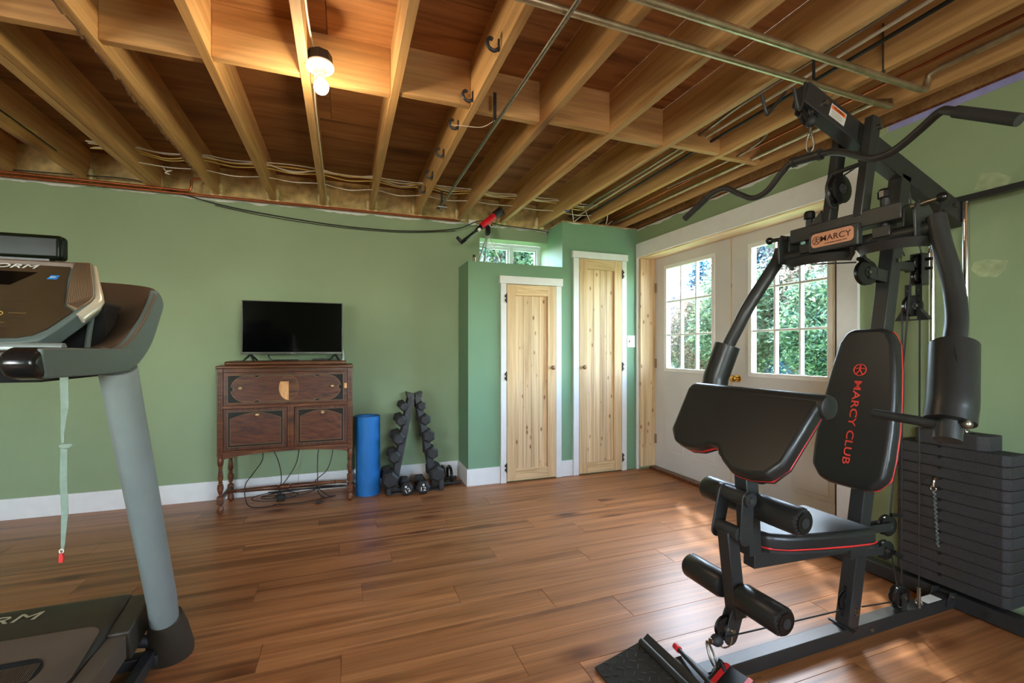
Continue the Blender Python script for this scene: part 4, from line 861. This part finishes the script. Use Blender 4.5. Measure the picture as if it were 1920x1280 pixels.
G('float_yoke', MB().prism([(-.062, 0), (-.03, .045), (-.022, .045), (-.022, .0)], (2.342, CY, 1.315), (0, 1, 0), (0, 0, 1), (.03, 0, 0)).prism([(.062, 0), (.03, .05), (.022, .05), (.022, .0)], (2.342, CY, 1.315), (0, 1, 0), (0, 0, 1), (.03, 0, 0)).box(2.342, 2.372, CY-.062, CY+.062, 1.311, 1.316), BLK)
# pulleys low down
pulley((2.178, CY, .432), .044, (.1, 1, 0), lab='pulley behind the seat, upper'); pulley((2.145, CY-.012, .338), .040, (.1, 1, 0), lab='pulley behind the seat, lower'); pulley((2.262, CY, .118), .044, (.15, 1, 0), th=.03, lab='twin pulley standing on the base rail')
for c, d in (((2.178, .432), (2.0, .44)), ((2.145, .338), (1.99, .35))):
    for s in (-1, 1): G('pulley_bracket', MB().beam((c[0]+.008, CY+s*.019, c[1]), (d[0], CY+s*.019, d[1]), .004, .034), BLK, bev=.002)
G('wing_bolt', MB().beam((2.15, CY-.045, .338), (2.19, CY-.05, .315), .008, .02).cyl((2.15, CY-.012, .338), (2.15, CY-.045, .338), .008, n=8), BLKG); G('wing_bolt', MB().beam((2.19, CY-.01, .478), (2.24, CY-.02, .474), .01, .014), BLKG)
for s in (-1, 1): G('pulley_bracket', MB().beam((2.262, CY+s*.019, .062), (2.262, CY+s*.019, .135), .03, .004, (0, 1, 0)), BLK)
G('cable_anchor', MB().cyl((2.345, 1.245, .062), (2.345, 1.245, .15), .007, n=10).tube([(2.345, 1.245+.012*math.cos(a), .085+.012*math.sin(a)) for a in [i*PI/5 for i in range(10)]], .004, 6, True), STEEL)
G('label_plate', MB().box(2.42, 2.52, CY-.022, CY+.022, .062, .0632), WHP, label='small white printed label on rail')
# seat
def pad(nm, poly, o, ux, uy, nz, th, lab=None, bevw=.018, par=None):
    o, ux, uy, nz = V(o), V(ux).normalized(), V(uy).normalized(), V(nz).normalized()
    p = G(nm, MB().prism(poly, o, ux, uy, nz*th), VINYL, par, bev=bevw, seg=4, label=lab, ang=50)
    m = len(poly); cxx = sum(q[0] for q in poly)/m; cyy = sum(q[1] for q in poly)/m
    def ring(off, z): return [o+ux*(q[0]+off*math.copysign(1, q[0]-cxx)*(abs(q[0]-cxx) > .01))+uy*(q[1]+off*math.copysign(1, q[1]-cyy)*(abs(q[1]-cyy) > .01))+nz*z for q in poly]
    mk('piping', MB().tube(ring(-.003, .010), .0038, 6, True), RED, p, label='red piping along the lower edge')
    mk('backing', MB().prism([((q[0]-cxx)*.97+cxx, (q[1]-cyy)*.97+cyy) for q in poly], o-nz*.006, ux, uy, nz*.010), BLK, p)
    mk('seam', MB().tube([q for q in ring(-.0185, th-.0038)], .0022, 5, True), VINYL, p)
    return p
sp = [(1.44, -.05), (1.50, -.085), (1.62, -.115), (1.75, -.14), (1.83, -.15), (1.875, -.148), (1.875, .148), (1.83, .15), (1.75, .14), (1.62, .115), (1.50, .085), (1.44, .05), (1.425, 0)]
def dense(poly, n=5): return [tuple(V((p[0], p[1], 0)))[:2] for p in cat([(a, b, 0) for a, b in poly], n, True)]
pad('seat_pad', sp, (0, CY, .452+.0), (1, 0, -.0), (0, 1, 0), (0, 0, 1), .062, 'black seat pad tapering to the front')
G('seat_beam', MB().beam((1.40, CY, .415), (1.96, CY, .395), .05, .06), BLK, bev=.003)
G('seat_bracket', MB().box(1.90, 1.99, CY-.036, CY+.036, .345, .425), BLK, bev=.003)
# backrest
bn = V((-1, 0, .234)).normalized(); bu_ = V((.234, 0, 1)).normalized()
O0 = V((1.905, CY, .64))
bp = [(-.105, 0), (-.145, .05), (-.150, .13), (-.149, .24), (-.140, .36), (-.126, .48), (-.108, .59), (-.080, .640), (-.05, .650), (.05, .650), (.080, .640), (.108, .59), (.126, .48), (.140, .36), (.149, .24), (.150, .13), (.145, .05), (.105, 0), (.06, -.012), (-.06, -.012)]
bk = pad('backrest', bp, O0-bn*.058, (0, -1, 0), bu_, bn, .060, 'tall black backrest pad with red lettering', .020)
FO = O0+bn*.0035
mk('back_lettering', MB().text('MARCY CLUB', FO+bu_*.423+V((0, .014, 0))-V((0, .031, 0))*0, -bu_, (0, -1, 0), .345, .029, bold=.008), REDP, bk, label='red MARCY CLUB lettering reading downward')
emblem(FO+bu_*.470+V((0, .0, 0)), (0, -1, 0), bu_, .0255, REDP, bk, bn*.0012)
G('backrest_bracket', MB().box(1.98, 2.03, CY-.03, CY+.03, .80, .86).box(2.04, 2.09, CY-.03, CY+.03, 1.10, 1.16), BLK)
# front post, preacher pad
G('front_post', MB().beam((1.405, CY, .435), (1.385, CY, .745), .055, .058, (1, 0, 0)), BLK, bev=.003)
G('preacher_post', MB().beam((1.385, CY, .70), (1.34, CY, .90), .042, .042, (1, 0, 0)), BLK, bev=.002)
G('post_knob', MB().lathe([(.012, 0), (.014, .014), (.027, .018), (.029, .03), (.027, .044), (.014, .05)], (1.412, CY, .715), (.9, -.45, 0), 9), BLKG, ang=20)
pn = V((-.80, 0, .57)).normalized(); pu = V((.57, 0, .80)).normalized()      # pu climbs to the roll
PO = V((1.262, CY+.03, .815))-pn*.055
pp = [(-.235, -.035), (-.165, -.052), (-.10, -.052), (-.045, -.022), (0, .022), (.045, .026), (.09, -.0), (.15, -.010), (.215, .0), (.262, .045), (.300, .262), (-.292, .262), (-.268, .02)]
pp = [(-x, y) for x, y in pp]
pc = pad('preacher_pad', list(reversed(pp)), PO, (0, -1, 0), pu, pn, .055, 'wide black arm-curl pad with notched lower edge', .016)
e0 = PO+pu*.254+pn*.014
mk('rolled_edge', MB().lathe([(.026, 0), (.037, .005), (.0405, .018), (.0405, .577), (.037, .590), (.026, .595)], e0+V((0, -.303, 0)), (0, 1, 0), 24), VINYL, pc, label='rolled upper edge')
# rollers and leg lever
def roller(x, z, y0, y1, lab, gap=None):
    r = .0475
    segs = ((y0, CY-.035), (CY+.035, y1))
    for a, b in segs:
        p = G('foam_roller', MB().lathe([(.030, 0), (.042, .003), (r, .014), (r, b-a-.014), (.042, b-a-.003), (.030, b-a)], (x, a, z), (0, 1, 0), 28), VINYL, label=lab)
        e, s = (a, -1) if a == y0 else (b, 1)
        mk('end_cap', MB().cyl((x, e-s*.004, z), (x, e+s*.003, z), .033, n=24), BLKG, p); mk('end_plug', MB().cyl((x, e, z), (x, e+s*.005, z), .017, n=20), RUB, p)
        pk = MB()
        for i in range(18):
            t_ = 2*PI*i/18; pk.beam((x+.034*math.cos(t_), e+s*.0005, z+.034*math.sin(t_)), (x+.0465*math.cos(t_), e-s*.012, z+.0465*math.sin(t_)), .003, .003)
        mk('puckers', pk, HOLE, p, kind='stuff')
    G('roller_axle', MB().cyl((x, CY-.045, z), (x, CY+.045, z), .0125, n=14), BLK)
roller(1.405, .618, 1.06, 1.485, 'padded upper leg roller'); roller(1.325, .308, 1.062, 1.495, 'padded lower leg roller')
G('lever_pivot', MB().cyl((1.335, CY-.07, .655), (1.335, CY+.07, .655), .026, n=20), BLK)
G('lever_pivot', MB().cyl((1.303, CY-.052, .535), (1.303, CY+.052, .535), .024, n=20), BLK)
def slot(x0, z0, x1, z1, r):
    d = V((x1-x0, z1-z0)); a = math.atan2(d.y, d.x); out = []
    for c, s in (((x1, z1), -PI/2), ((x0, z0), PI/2)): out += [(c[0]+r*math.cos(a+s+PI*i/8), c[1]+r*math.sin(a+s+PI*i/8)) for i in range(9)]
    return out
for y in (CY-.052, CY+.047): G('lever_plate', MB().prism(slot(1.335, .655, 1.303 if y > CY else 1.325, .520, .029), (0, y, 0), (1, 0, 0), (0, 0, 1), (0, -.007 if y < CY else .007, 0)), BLK, bev=.002)
G('bolt', MB().cyl((1.335, CY-.06, .655), (1.335, CY-.074, .655), .011, n=8), STEEL); G('rubber_stop', MB().cyl((1.37, CY, .50), (1.335, CY, .505), .02, n=14), RUB)
G('leg_lever', MB().beam((1.298, CY, .535), (1.340, CY, .215), .05, .05, (1, 0, 0)), BLK, bev=.003)
pulley((1.285, CY, .185), .040, (0, 1, 0), th=.018, lab='pulley at the foot of the leg lever')
for y in (CY-.017, CY+.013): G('pulley_cheek', MB().prism(slot(1.325, .225, 1.300, .155, .030), (0, y, 0), (1, 0, 0), (0, 0, 1), (0, .004, 0)), BLK, bev=.001)
G('bolt', MB().cyl((1.302, CY-.018, .18), (1.302, CY-.028, .18), .008, n=8), STEEL)
G('hook_wire', MB().tube(cat([(1.30, CY-.02, .158), (1.285, CY-.025, .135), (1.262, CY-.02, .128), (1.25, CY-.01, .138)], 5), .003, 7), CHROME)
G('cable_stop', MB().ball((1.245, CY-.005, .150), .021, 14, (1.15, 1, 1)), RUB); G('stop_cap', MB().cyl((1.232, CY-.003, .150), (1.218, CY-.002, .150), .010, n=12), STEEL)
carabiner('carabiner', (1.205, CY, .152), (1.200, CY-.045, .090), .012, .0036, (1, .3, .3))
G('ring', MB().tube([V((1.195, CY-.055, .082))+V((.014*math.cos(a), -.006*math.cos(a), .016*math.sin(a))) for a in [i*PI/8 for i in range(16)]], .0026, 7, True), STEEL)
# ankle strap and curl bar resting on the rail
sk = E('ankle_strap', 'black ankle strap with red stripes clipped to lower pulley', 'strap', (1.19, 1.18, .062))
o = V((1.13, 1.10, .066)); ux, uy = V((.9, .35, .05)).normalized(), V((-.3, .9, .12)).normalized(); nz = ux.cross(uy)
mk('cuff', MB().prism(rr(.15, .12, .02), o+ux*.07+uy*.03, ux, uy, nz*.02), CABK, sk, bev=.006)
for k in (-1, 1): mk('stripe', MB().prism(rr(.145, .016, .004), o+ux*.07+uy*(.03+k*.038)+nz*.02, ux, uy, nz*.0015), RED, sk, label='red stripe')
mk('web_loop', MB().tube(cat([o+ux*.10+uy*.06+nz*.02, o+ux*.11+uy*.085+nz*.04, V((1.195, CY-.06, .072))], 5), .006, 8), CABK, sk)
cb = E('curl_bar', 'thin black curl bar with red end sleeves by the foot plate', 'bar', (1.10, 1.25, .095))
mk('bar', MB().cyl((1.142, 1.345, .094), (1.095, 1.10, .112), .0075, n=14), BLK, cb)
mk('end_sleeve', MB().cyl((1.146, 1.366, .0925), (1.141, 1.34, .0945), .0115, n=14), RED, cb, label='red rubber sleeve'); mk('end_sleeve', MB().cyl((1.104, 1.145, .1087), (1.091, 1.075, .114), .0115, n=14), RED, cb, label='red rubber sleeve')
# ------------------------------------------------------------------ treadmill (runs along y, only its right half is in view)
XC = -1.02
tm_ = E('treadmill', 'grey and brown treadmill with console and handrails at left', 'exercise machine', (XC, 1.4, 0))
def M(name, mb, mat, parent=None, **k): return mk(name, mb, mat, parent or tm_, **k)
def side(s, pts): return [((x if s > 0 else 2*XC-x), y, z) for x, y, z in pts]
for s in (1, -1):
    up = side(s, [(-.635, 2.105, .03), (-.628, 2.03, .25), (-.622, 1.66, 1.125)])
    M('upright', MB().tube(up, .0455, 28), GREYM, label='silver grey leaning upright')
    bt = side(s, [(-.628, 2.115, .002), (-.628, 2.112, .02), (-.628, 2.085, .12), (-.627, 2.06, .175)])
    M('boot', MB().tube(bt, [.076, .078, .064, .053], 28), CHARC)
    # handrail: slate outer shell, brown dished inner surface, black grip
    outc = [(1.565, 1.118), (1.661, 1.142), (1.754, 1.199), (1.822, 1.279), (1.855, 1.327), (1.84, 1.358), (1.80, 1.376)]
    inc = [(1.794, 1.362), (1.754, 1.318), (1.692, 1.263), (1.599, 1.205), (1.524, 1.182)]
    oc = [(y, z) for _, y, z in cat([(0, y, z) for y, z in outc], 5)]; ic = [(y, z) for _, y, z in cat([(0, y, z) for y, z in inc], 5)]
    poly = [(1.30, 1.124), (1.40, 1.120)]+oc+ic+[(1.30, 1.1815)]
    x0 = -.57 if s > 0 else 2*XC+.57; dx = -.022*s
    hr = M('handrail', MB().prism(poly, (x0, 0, 0), (0, 1, 0), (0, 0, 1), (dx, 0, 0)), SLATE, bev=.004, label='slate grey outer rail')
    mk('grip', MB().prism([(1.165, 1.150), (1.175, 1.176), (1.20, 1.186), (1.53, 1.1855), (1.53, 1.150), (1.40, 1.124), (1.22, 1.119), (1.185, 1.126)], (x0-.001*s, 0, 0), (0, 1, 0), (0, 0, 1), (-.058*s, 0, 0)), BLKG, hr, bev=.012, seg=3, label='black curved grip')
    mk('cover', MB().prism([(1.205, 1.123), (1.235, 1.1215), (1.40, 1.119), (1.60, 1.119), (1.60, 1.182), (1.53, 1.184), (1.19, 1.184), (1.192, 1.165)], (x0+.0012*s, 0, 0), (0, 1, 0), (0, 0, 1), (-.010*s, 0, 0)), SLATE, hr, bev=.003)
    co = cat([(-.578, 1.45, 1.184), (-.572, 1.524, 1.183), (-.572, 1.599, 1.206), (-.572, 1.692, 1.264), (-.572, 1.754, 1.319), (-.575, 1.80, 1.368), (-.60, 1.835, 1.386), (-.663, 1.85, 1.396), (-.74, 1.85, 1.400), (-.86, 1.85, 1.405)], 5)
    ci = cat([(-.655, 1.45, 1.180), (-.66, 1.55, 1.180), (-.665, 1.64, 1.192), (-.668, 1.70, 1.215), (-.668, 1.755, 1.25), (-.668, 1.785, 1.28), (-.675, 1.80, 1.296), (-.70, 1.815, 1.302), (-.75, 1.82, 1.308), (-.86, 1.82, 1.315)], 5)
    n = len(co); mid = [(a+b)/2+V((0, .012, -.010)) for a, b in zip(co, ci)]
    vs = side(s, [tuple(p) for p in co+mid+ci]); fs = []
    for i in range(n-1): fs += [(i, i+1, n+i+1, n+i), (n+i, n+i+1, 2*n+i+1, 2*n+i)]
    dish = M('inner_tray', MB().add(vs, fs), BROWNP, ang=60, label='brown dished inner surface of the rail')
    sm_ = dish.modifiers.new('thickness', 'SOLIDIFY'); sm_.thickness = .006; sm_.offset = 0
    b = MB(); xs = side(s, [(-.672, 0, 0), (-.90, 0, 0)]); lo, hi = min(xs[0][0], xs[1][0]), max(xs[0][0], xs[1][0])
    M('housing', b.box(lo, hi, 1.70, 1.83, 1.15, 1.325), HOLE, bev=.01, label='black recess behind the console')
    pr = side(s, [(-.69, 1.64, 1.15), (-.69, 1.69, 1.33)]); M('post', MB().cyl(pr[0], pr[1], .007, n=12), SLATE)
    # deck rails
    r0 = side(s, [(-.729, 1.935, .160), (-.729, .35, .118)]); M('side_rail', MB().beam(r0[0], r0[1], .056, .085), TAUPE, bev=.005, label='brown side foot rail')
    r0 = side(s, [(-.722, 2.135, .196), (-.724, 1.938, .158)]); M('rail_cap', MB().beam(r0[0], r0[1], .066, .110), CHARC, bev=.006)
    r0 = side(s, [(-.668, 2.08, .055), (-.668, .9, .035)]); M('base_frame', MB().beam(r0[0], r0[1], .035, .045), BLK, bev=.003)
    r0 = side(s, [(-.645, 2.07, .085), (-.72, 2.07, .10)]); M('pivot', MB().cyl(r0[0], r0[1], .022, n=16), BLK)
# hood
hp = [(2.17, .03), (2.215, .10), (2.205, .19), (2.165, .243), (2.10, .262), (2.0, .250), (1.78, .196), (1.70, .176), (1.70, .12), (1.98, .04)]
hd_ = M('motor_hood', MB().prism(hp, (2*XC+.755, 0, 0), (0, 1, 0), (0, 0, 1), (-2*(XC+.755), 0, 0)), CHARC, bev=.028, seg=4, label='dark hood over the motor')
mk('overlay', MB().prism(rr(.50, .24, .04), (XC, 1.835, .2105), (1, 0, 0), (0, .97, .236), (0, -.0006, .0025)), TAUPE, hd_, bev=.001, label='taupe inset panel')
mk('hood_lettering', MB().text('PRO-FORM', (-1.47, 2.035, .2575), (1, 0, 0), (0, .99, .12), .475, .040, shear=.3), GRP, hd_, label='pale italic PRO-FORM lettering')
mk('belt_slot', MB().prism(rr(.33, .10, .045), (XC-.01, 1.80, .2055), (1, 0, 0), (0, .97, .236), (0, -.0006, .0025)), HOLE, hd_)
rbm = MB()
for k in range(60): rbm.beam((XC-.165+k*.0052, 1.765, .2005), (XC-.165+k*.0052, 1.825, .2155), .002, .002)
mk('belt_ribs', rbm, TAUPE, hd_, kind='stuff')
M('deck', MB().box(2*XC+.78, -.78, .35, 1.80, .10, .138), BLK, bev=.004); M('running_belt', MB().box(2*XC+.79, -.79, .33, 1.77, .138, .146), RUB, bev=.003)
M('rear_roller_cap', MB().box(2*XC+.70, -.70, .25, .36, .04, .155), CHARC, bev=.012); M('cross_base', MB().box(2*XC+.64, -.64, 2.02, 2.07, .02, .06), BLK, bev=.004)
# console (face plane leans back: bottom nearer the user)
cA, cB = V((XC, 1.50, 1.205)), V((XC, 1.72, 1.440)); cu_ = (cB-cA).normalized(); cn = V((0, -cu_.z, cu_.y)); CL = (cB-cA).length
def con(x, t): return (x-XC, t*CL)
right = [(-.706, 1.0), (-.686, .82), (-.664, .62), (-.654, .52), (-.656, .45), (-.676, .30)]
low = [(-.708, .08), (-.725, .0), (-.76, -.03), (-.82, -.04)]
pr_ = [con(*p) for p in right+low]; full = pr_+[(-x, y) for x, y in reversed(pr_)]
cs_ = M('console', MB().prism(full, cA, (1, 0, 0), cu_, -cn*.045), SLATE, bev=.004, label='tilted display console')
fr = [con(*p) for p in [(-.749, .995), (-.736, .75), (-.709, .41), (-.685, .345), (-.688, .31), (-.716, .13), (-.738, .06), (-.765, .03), (-.82, .02)]]; ff = [(x-.004, y-.003) for x, y in fr]; ff = ff+[(-x, y) for x, y in reversed(ff)]
mk('display_panel', MB().prism(ff, cA+cn*.0005, (1, 0, 0), cu_, cn*.003), CONS, cs_, label='glossy brown display overlay')
for s in (1, -1):
    gp = [con(*p) for p in [(-.747, .992), (-.708, .992), (-.688, .81), (-.668, .62), (-.659, .52), (-.662, .46), (-.683, .352), (-.707, .41), (-.733, .75)]]
    gp = [(s*x, y) for x, y in gp]
    sp_ = mk('speaker_grille', MB().prism(gp, cA+cn*.0008, (1, 0, 0), cu_, cn*.003), SPKR, cs_, label='ribbed tan speaker grille')
    rb_ = MB()
    for k in range(15):
        f = k/14; q = [V((s*((-.745)*(1-f)+(-.711)*f-XC), .985*CL)), V((s*((-.735)*(1-f)+(-.691)*f-XC), .80*CL)), V((s*((-.724)*(1-f)+(-.671)*f-XC), (.62)*CL)), V((s*((-.712)*(1-f)+(-.663)*f-XC), (.52*f+.45*(1-f))*CL)), V((s*((-.708)*(1-f)+(-.665)*f-XC), (.47*f+.43*(1-f))*CL)), V((s*((-.706)*(1-f)+(-.681)*f-XC), (.37*f+.415*(1-f))*CL))]
        rb_.tube([cA+V((1, 0, 0))*p.x+cu_*p.y+cn*.0042 for p in q], .0011, 5)
    mk('grille_ribs', rb_, BROWNP, sp_, kind='stuff')
    ed = [con(*p) for p in [(-.706, 1.0), (-.686, .82), (-.664, .62), (-.654, .52), (-.656, .45), (-.676, .30)]]
    mk('silver_edge', MB().tube([cA+V((1, 0, 0))*(s*p[0])+cu_*p[1]-cn*.014 for p in ed], [.006, .008, .012, .014, .015, .015], 12), SILV, cs_, label='bright silver edge strip')
FP = lambda x, t, h=.0037: cA+V((x-XC, 0, 0))+cu_*(t*CL)+cn*h
mk('console_lettering', MB().text('PRO-FORM', FP(-1.03, .87), (1, 0, 0), cu_, .205, .017, shear=.4), WHP, cs_, label='pale italic PRO-FORM lettering')
mk('display_window', MB().prism([con(-1.25, .64), con(-.852, .64), con(-.812, .82), con(-1.25, .82)], cA+cn*.0036, (1, 0, 0), cu_, cn*.0008), SCRN, cs_, label='dark display window')
mk('sticker', MB().prism([con(-.784, .735), (con(-.762, .735)), con(-.760, .79), con(-.779, .79)], cA+cn*.0036, (1, 0, 0), cu_, cn*.0006), BLUE, cs_, label='small blue sticker'); mk('sticker_print', MB().text('iFIT', FP(-.778, .75, .0044), (1, 0, 0), cu_, .012, .006), WHP, cs_)
for i, (x, t, c) in enumerate(((-.93, .52, GRP), (-.93, .38, GRP), (-.905, .285, GRP), (-.872, .285, GRP), (-.838, .285, YEP), (-.905, .175, GRP), (-.865, .175, YEP))):
    mk('button_ring', MB().tube([FP(x+.013*math.cos(a), t, .0042)+cu_*(.009*math.sin(a)) for a in [k*PI/9 for k in range(18)]], .0009, 5, True), c, cs_)
    mk('button_print', MB().text(('ON', 'OFF', '6', '8', '10', '8', '10')[i], FP(x-.005, t-.012), (1, 0, 0), cu_, .010, .007), c, cs_)
for t, x0, x1 in ((.44, -1.2, -.79), (.335, -1.2, -.80), (.235, -1.2, -.78), (.125, -1.2, -.79)): mk('groove', MB().beam(FP(x0, t), FP(x1, t), .0012, .0006), HOLE, cs_)
for t, x in ((.505, -.895), (.365, -.905), (.275, -.815), (.165, -.845)): mk('label_print', MB().beam(FP(x, t+.02), FP(x+.035, t+.02), .0025, .0003), YEP if t < .3 else GRP, cs_)
mk('stop_key', MB().prism(rr(.30, .052, .012), cA+cu_*.034+cn*.003+V((-.02, 0, 0)), (1, 0, 0), cu_, cn*.008), BLKG, cs_, bev=.003)
M('book_rest', MB().box(2*XC+.80, -.80, 1.765, 1.81, 1.452, 1.527), BLKR, bev=.012, seg=4, label='glossy black rounded ledge above the console'); M('rest_bracket', MB().box(2*XC+.83, -.83, 1.77, 1.80, 1.425, 1.455), BLK); M('console_back', MB().box(2*XC+.74, -.74, 1.70, 1.76, 1.36, 1.438), BROWNP, bev=.004)
M('accessory_tray', MB().box(2*XC+.655, -.655, 1.425, 1.50, 1.150, 1.180), CHARC, bev=.006); M('crossbar', MB().cyl((2*XC+.66, 1.47, 1.185), (-.66, 1.47, 1.185), .013, n=16), GREYM, label='metal pulse crossbar')
M('tray_base', MB().box(2*XC+.70, -.70, 1.47, 1.78, 1.10, 1.17), HOLE, bev=.01)
# safety lanyard
sl2 = E('safety_lanyard', 'pale webbing safety cord with red clip hanging from treadmill rail', 'cord', (-.612, 1.36, .695))
pts = [(-.612, 1.36, 1.120), (-.611, 1.361, 1.05), (-.614, 1.358, .985), (-.614, 1.36, .965), (-.612, 1.36, .955), (-.613, 1.36, .88), (-.611, 1.361, .80), (-.613, 1.358, .73), (-.615, 1.36, .712)]
ws = [.0075, .0068, .0028, .0022, .006, .0062, .006, .0035, .002]
vs = []
for p, q in zip(pts, ws): vs += [(p[0]-q, p[1], p[2]), (p[0]+q, p[1]+.002, p[2]), (p[0]+q, p[1]+.0032, p[2]), (p[0]-q, p[1]+.0012, p[2])]
fs = []
for i in range(len(pts)-1):
    for j in range(4): fs.append((4*i+j, 4*i+(j+1) % 4, 4*i+4+(j+1) % 4, 4*i+4+j))
mk('webbing', MB().add(vs, fs+[(0, 1, 2, 3), (32, 33, 34, 35)]), STRAP, sl2); mk('knot', MB().ball((-.608, 1.359, .957), .009, 8, (1.5, .5, .8)), STRAP, sl2)
mk('ring', MB().tube([(-.616+.004*math.cos(a), 1.36, .712+.005*math.sin(a)) for a in [k*PI/5 for k in range(10)]], .0012, 5, True), PORC, sl2)
mk('clip', MB().prism([(-.004, 0), (.004, 0), (.0055, .012), (.003, .022), (-.003, .022), (-.004, .01)], (-.6165, 1.357, .686), (1, 0, 0), (0, 0, 1), (0, .006, 0)), RED, sl2, bev=.001, label='red plastic clip')
# ------------------------------------------------------------------ outdoors: ground, trees
gm = MB(); nx, ny = 26, 26; vs = []
for j in range(ny+1):
    for i in range(nx+1):
        x = 3.05+i*1.4; y = -12+j*1.9; d = max(0, x-6)
        vs.append((x, y, -.12+.10*d+.2*math.sin(x*.7)*math.sin(y*.5)*min(1, d)))
k = nx+1
gm.add(vs, [(j*k+i, j*k+i+1, (j+1)*k+i+1, (j+1)*k+i) for j in range(ny) for i in range(nx)])
ST('ground', gm, GRASS, ang=80)
ST('back_yard', MB().box(-20, 3.04, 4.5, 40, -.4, 1.4), GRASS)
rnd = random.Random(3)
def leaves(n, clumps, size, shape):
    v, f = [], []
    cl = [shape(rnd) for _ in range(clumps)]
    for i in range(n):
        c = cl[rnd.randrange(clumps)]; g = V((rnd.gauss(0, 1), rnd.gauss(0, 1), rnd.gauss(0, 1)))*.085
        p = c+g; a = V((rnd.uniform(-1, 1), rnd.uniform(-1, 1), rnd.uniform(-.6, .6))).normalized(); b = a.cross(V((rnd.uniform(-1, 1), rnd.uniform(-1, 1), 1))).normalized(); s = size*rnd.uniform(.6, 1.3)
        k = len(v); v += [p-a*s, p+b*s*.45, p+a*s, p-b*s*.45]; f.append((k, k+1, k+2, k+3))
    m = MB(); m.v = v; m.f = f; return m
def blob(r):
    while True:
        p = V((r.uniform(-1, 1), r.uniform(-1, 1), r.uniform(-1, 1)))
        if .45 < p.length < 1: return V((p.x*.8, p.y*.8, p.z*.9+.2))
def cone(r):
    t = r.random()**.6; a = r.random()*2*PI; q = (t)*.62*math.sqrt(r.uniform(.3, 1)); return V((q*math.cos(a), q*math.sin(a), 1.1-2.2*t))
crowns = []
for kind, (sh, sz) in enumerate(((blob, .045), (blob, .040), (cone, .032), (blob, .034))):
    m = leaves(15000, 230 if kind != 2 else 420, sz, sh); me = bpy.data.meshes.new('crown'); me.from_pydata([tuple(p) for p in m.v], [], m.f); me.materials.append(LEAF[kind]); crowns.append(me)
tmsh = MB().tube([(0, 0, 0), (.03, .02, .5), (-.02, .03, 1.0)], [.06, .045, .02], 10)
for a in range(7):
    an = a*2.4; z = .35+a*.08; tmsh.tube([(0, 0, z), (.25*math.cos(an), .25*math.sin(an), z+.22), (.5*math.cos(an), .5*math.sin(an), z+.35)], [.02, .012, .004], 6)
tme = bpy.data.meshes.new('trunk'); tme.from_pydata([tuple(p) for p in tmsh.v], [], tmsh.f); tme.materials.append(BARK)
names = ('leafy green tree', 'tree with pale autumn yellow leaves', 'tall blue green spruce', 'bare looking pale twiggy tree')
where = []
# (x, y, base z, height, kind, place words)
T_ = [(6.2, 9.2, .0, 2.2, 0, 'low behind the left glazed door'), (7.8, 9.8, .1, 2.9, 3, 'behind the left glazed door'), (10.4, 11.3, .3, 4.1, 2, 'tallest against the sky behind left door'),
      (9.6, 12.0, .2, 3.4, 3, 'at the left edge of left glazed door'), (11.8, 11.4, .5, 3.0, 2, 'farther back behind the left glazed door'), (7.6, 8.2, .1, 2.2, 1, 'between the two glazed doors, close'),
      (7.4, 7.0, .1, 2.6, 0, 'low at the left of right glazed door'), (9.3, 8.6, .3, 4.3, 2, 'behind the upper left of right glazed door'), (11.2, 8.8, .5, 5.0, 3, 'tall behind the right glazed door'),
      (8.6, 6.2, .2, 2.9, 1, 'in the lower middle of right glazed door'), (10.6, 6.8, .4, 5.0, 0, 'tall behind right glazed door middle'), (9.3, 5.4, .3, 3.6, 3, 'at the right side of the right glazed door'),
      (11.8, 5.8, .5, 5.6, 1, 'far back at right side of the right door'), (7.3, 5.0, .1, 2.2, 0, 'nearest low tree at right of right door'), (13.4, 8.4, .8, 6.6, 0, 'farthest back behind right glazed door'),
      (13.0, 10.6, .7, 4.0, 0, 'far back between both glazed doors'),
      (2.9, 8.6, 1.2, 3.0, 0, 'seen through right half of small high window'), (2.2, 8.8, 1.2, 2.6, 3, 'seen through left half of small high window'), (4.4, 10.8, 1.2, 4.6, 1, 'farther back beyond small high window'), (3.4, 11.0, 1.2, 3.6, 0, 'in the distance through small high window')]
for i, (x, y, z, h, kd, pw) in enumerate(T_):
    t = E('tree', names[kd]+' '+pw, 'tree', (x, y, z), 'trees outdoors')
    for nm, me, dz, sc in (('trunk', tme, 0, (h*.5, h*.5, h*.75)), ('crown', crowns[kd], h*.55 if kd != 2 else h*.52, (h*.42, h*.42, h*.48) if kd != 2 else (h*.36, h*.36, h*.48))):
        o = bpy.data.objects.new(nm, me); C.objects.link(o); o.parent = t; o.location = (0, 0, dz); o.scale = sc; o.rotation_euler = (0, 0, i*1.3)
        if nm == 'crown': o['kind'] = 'stuff'
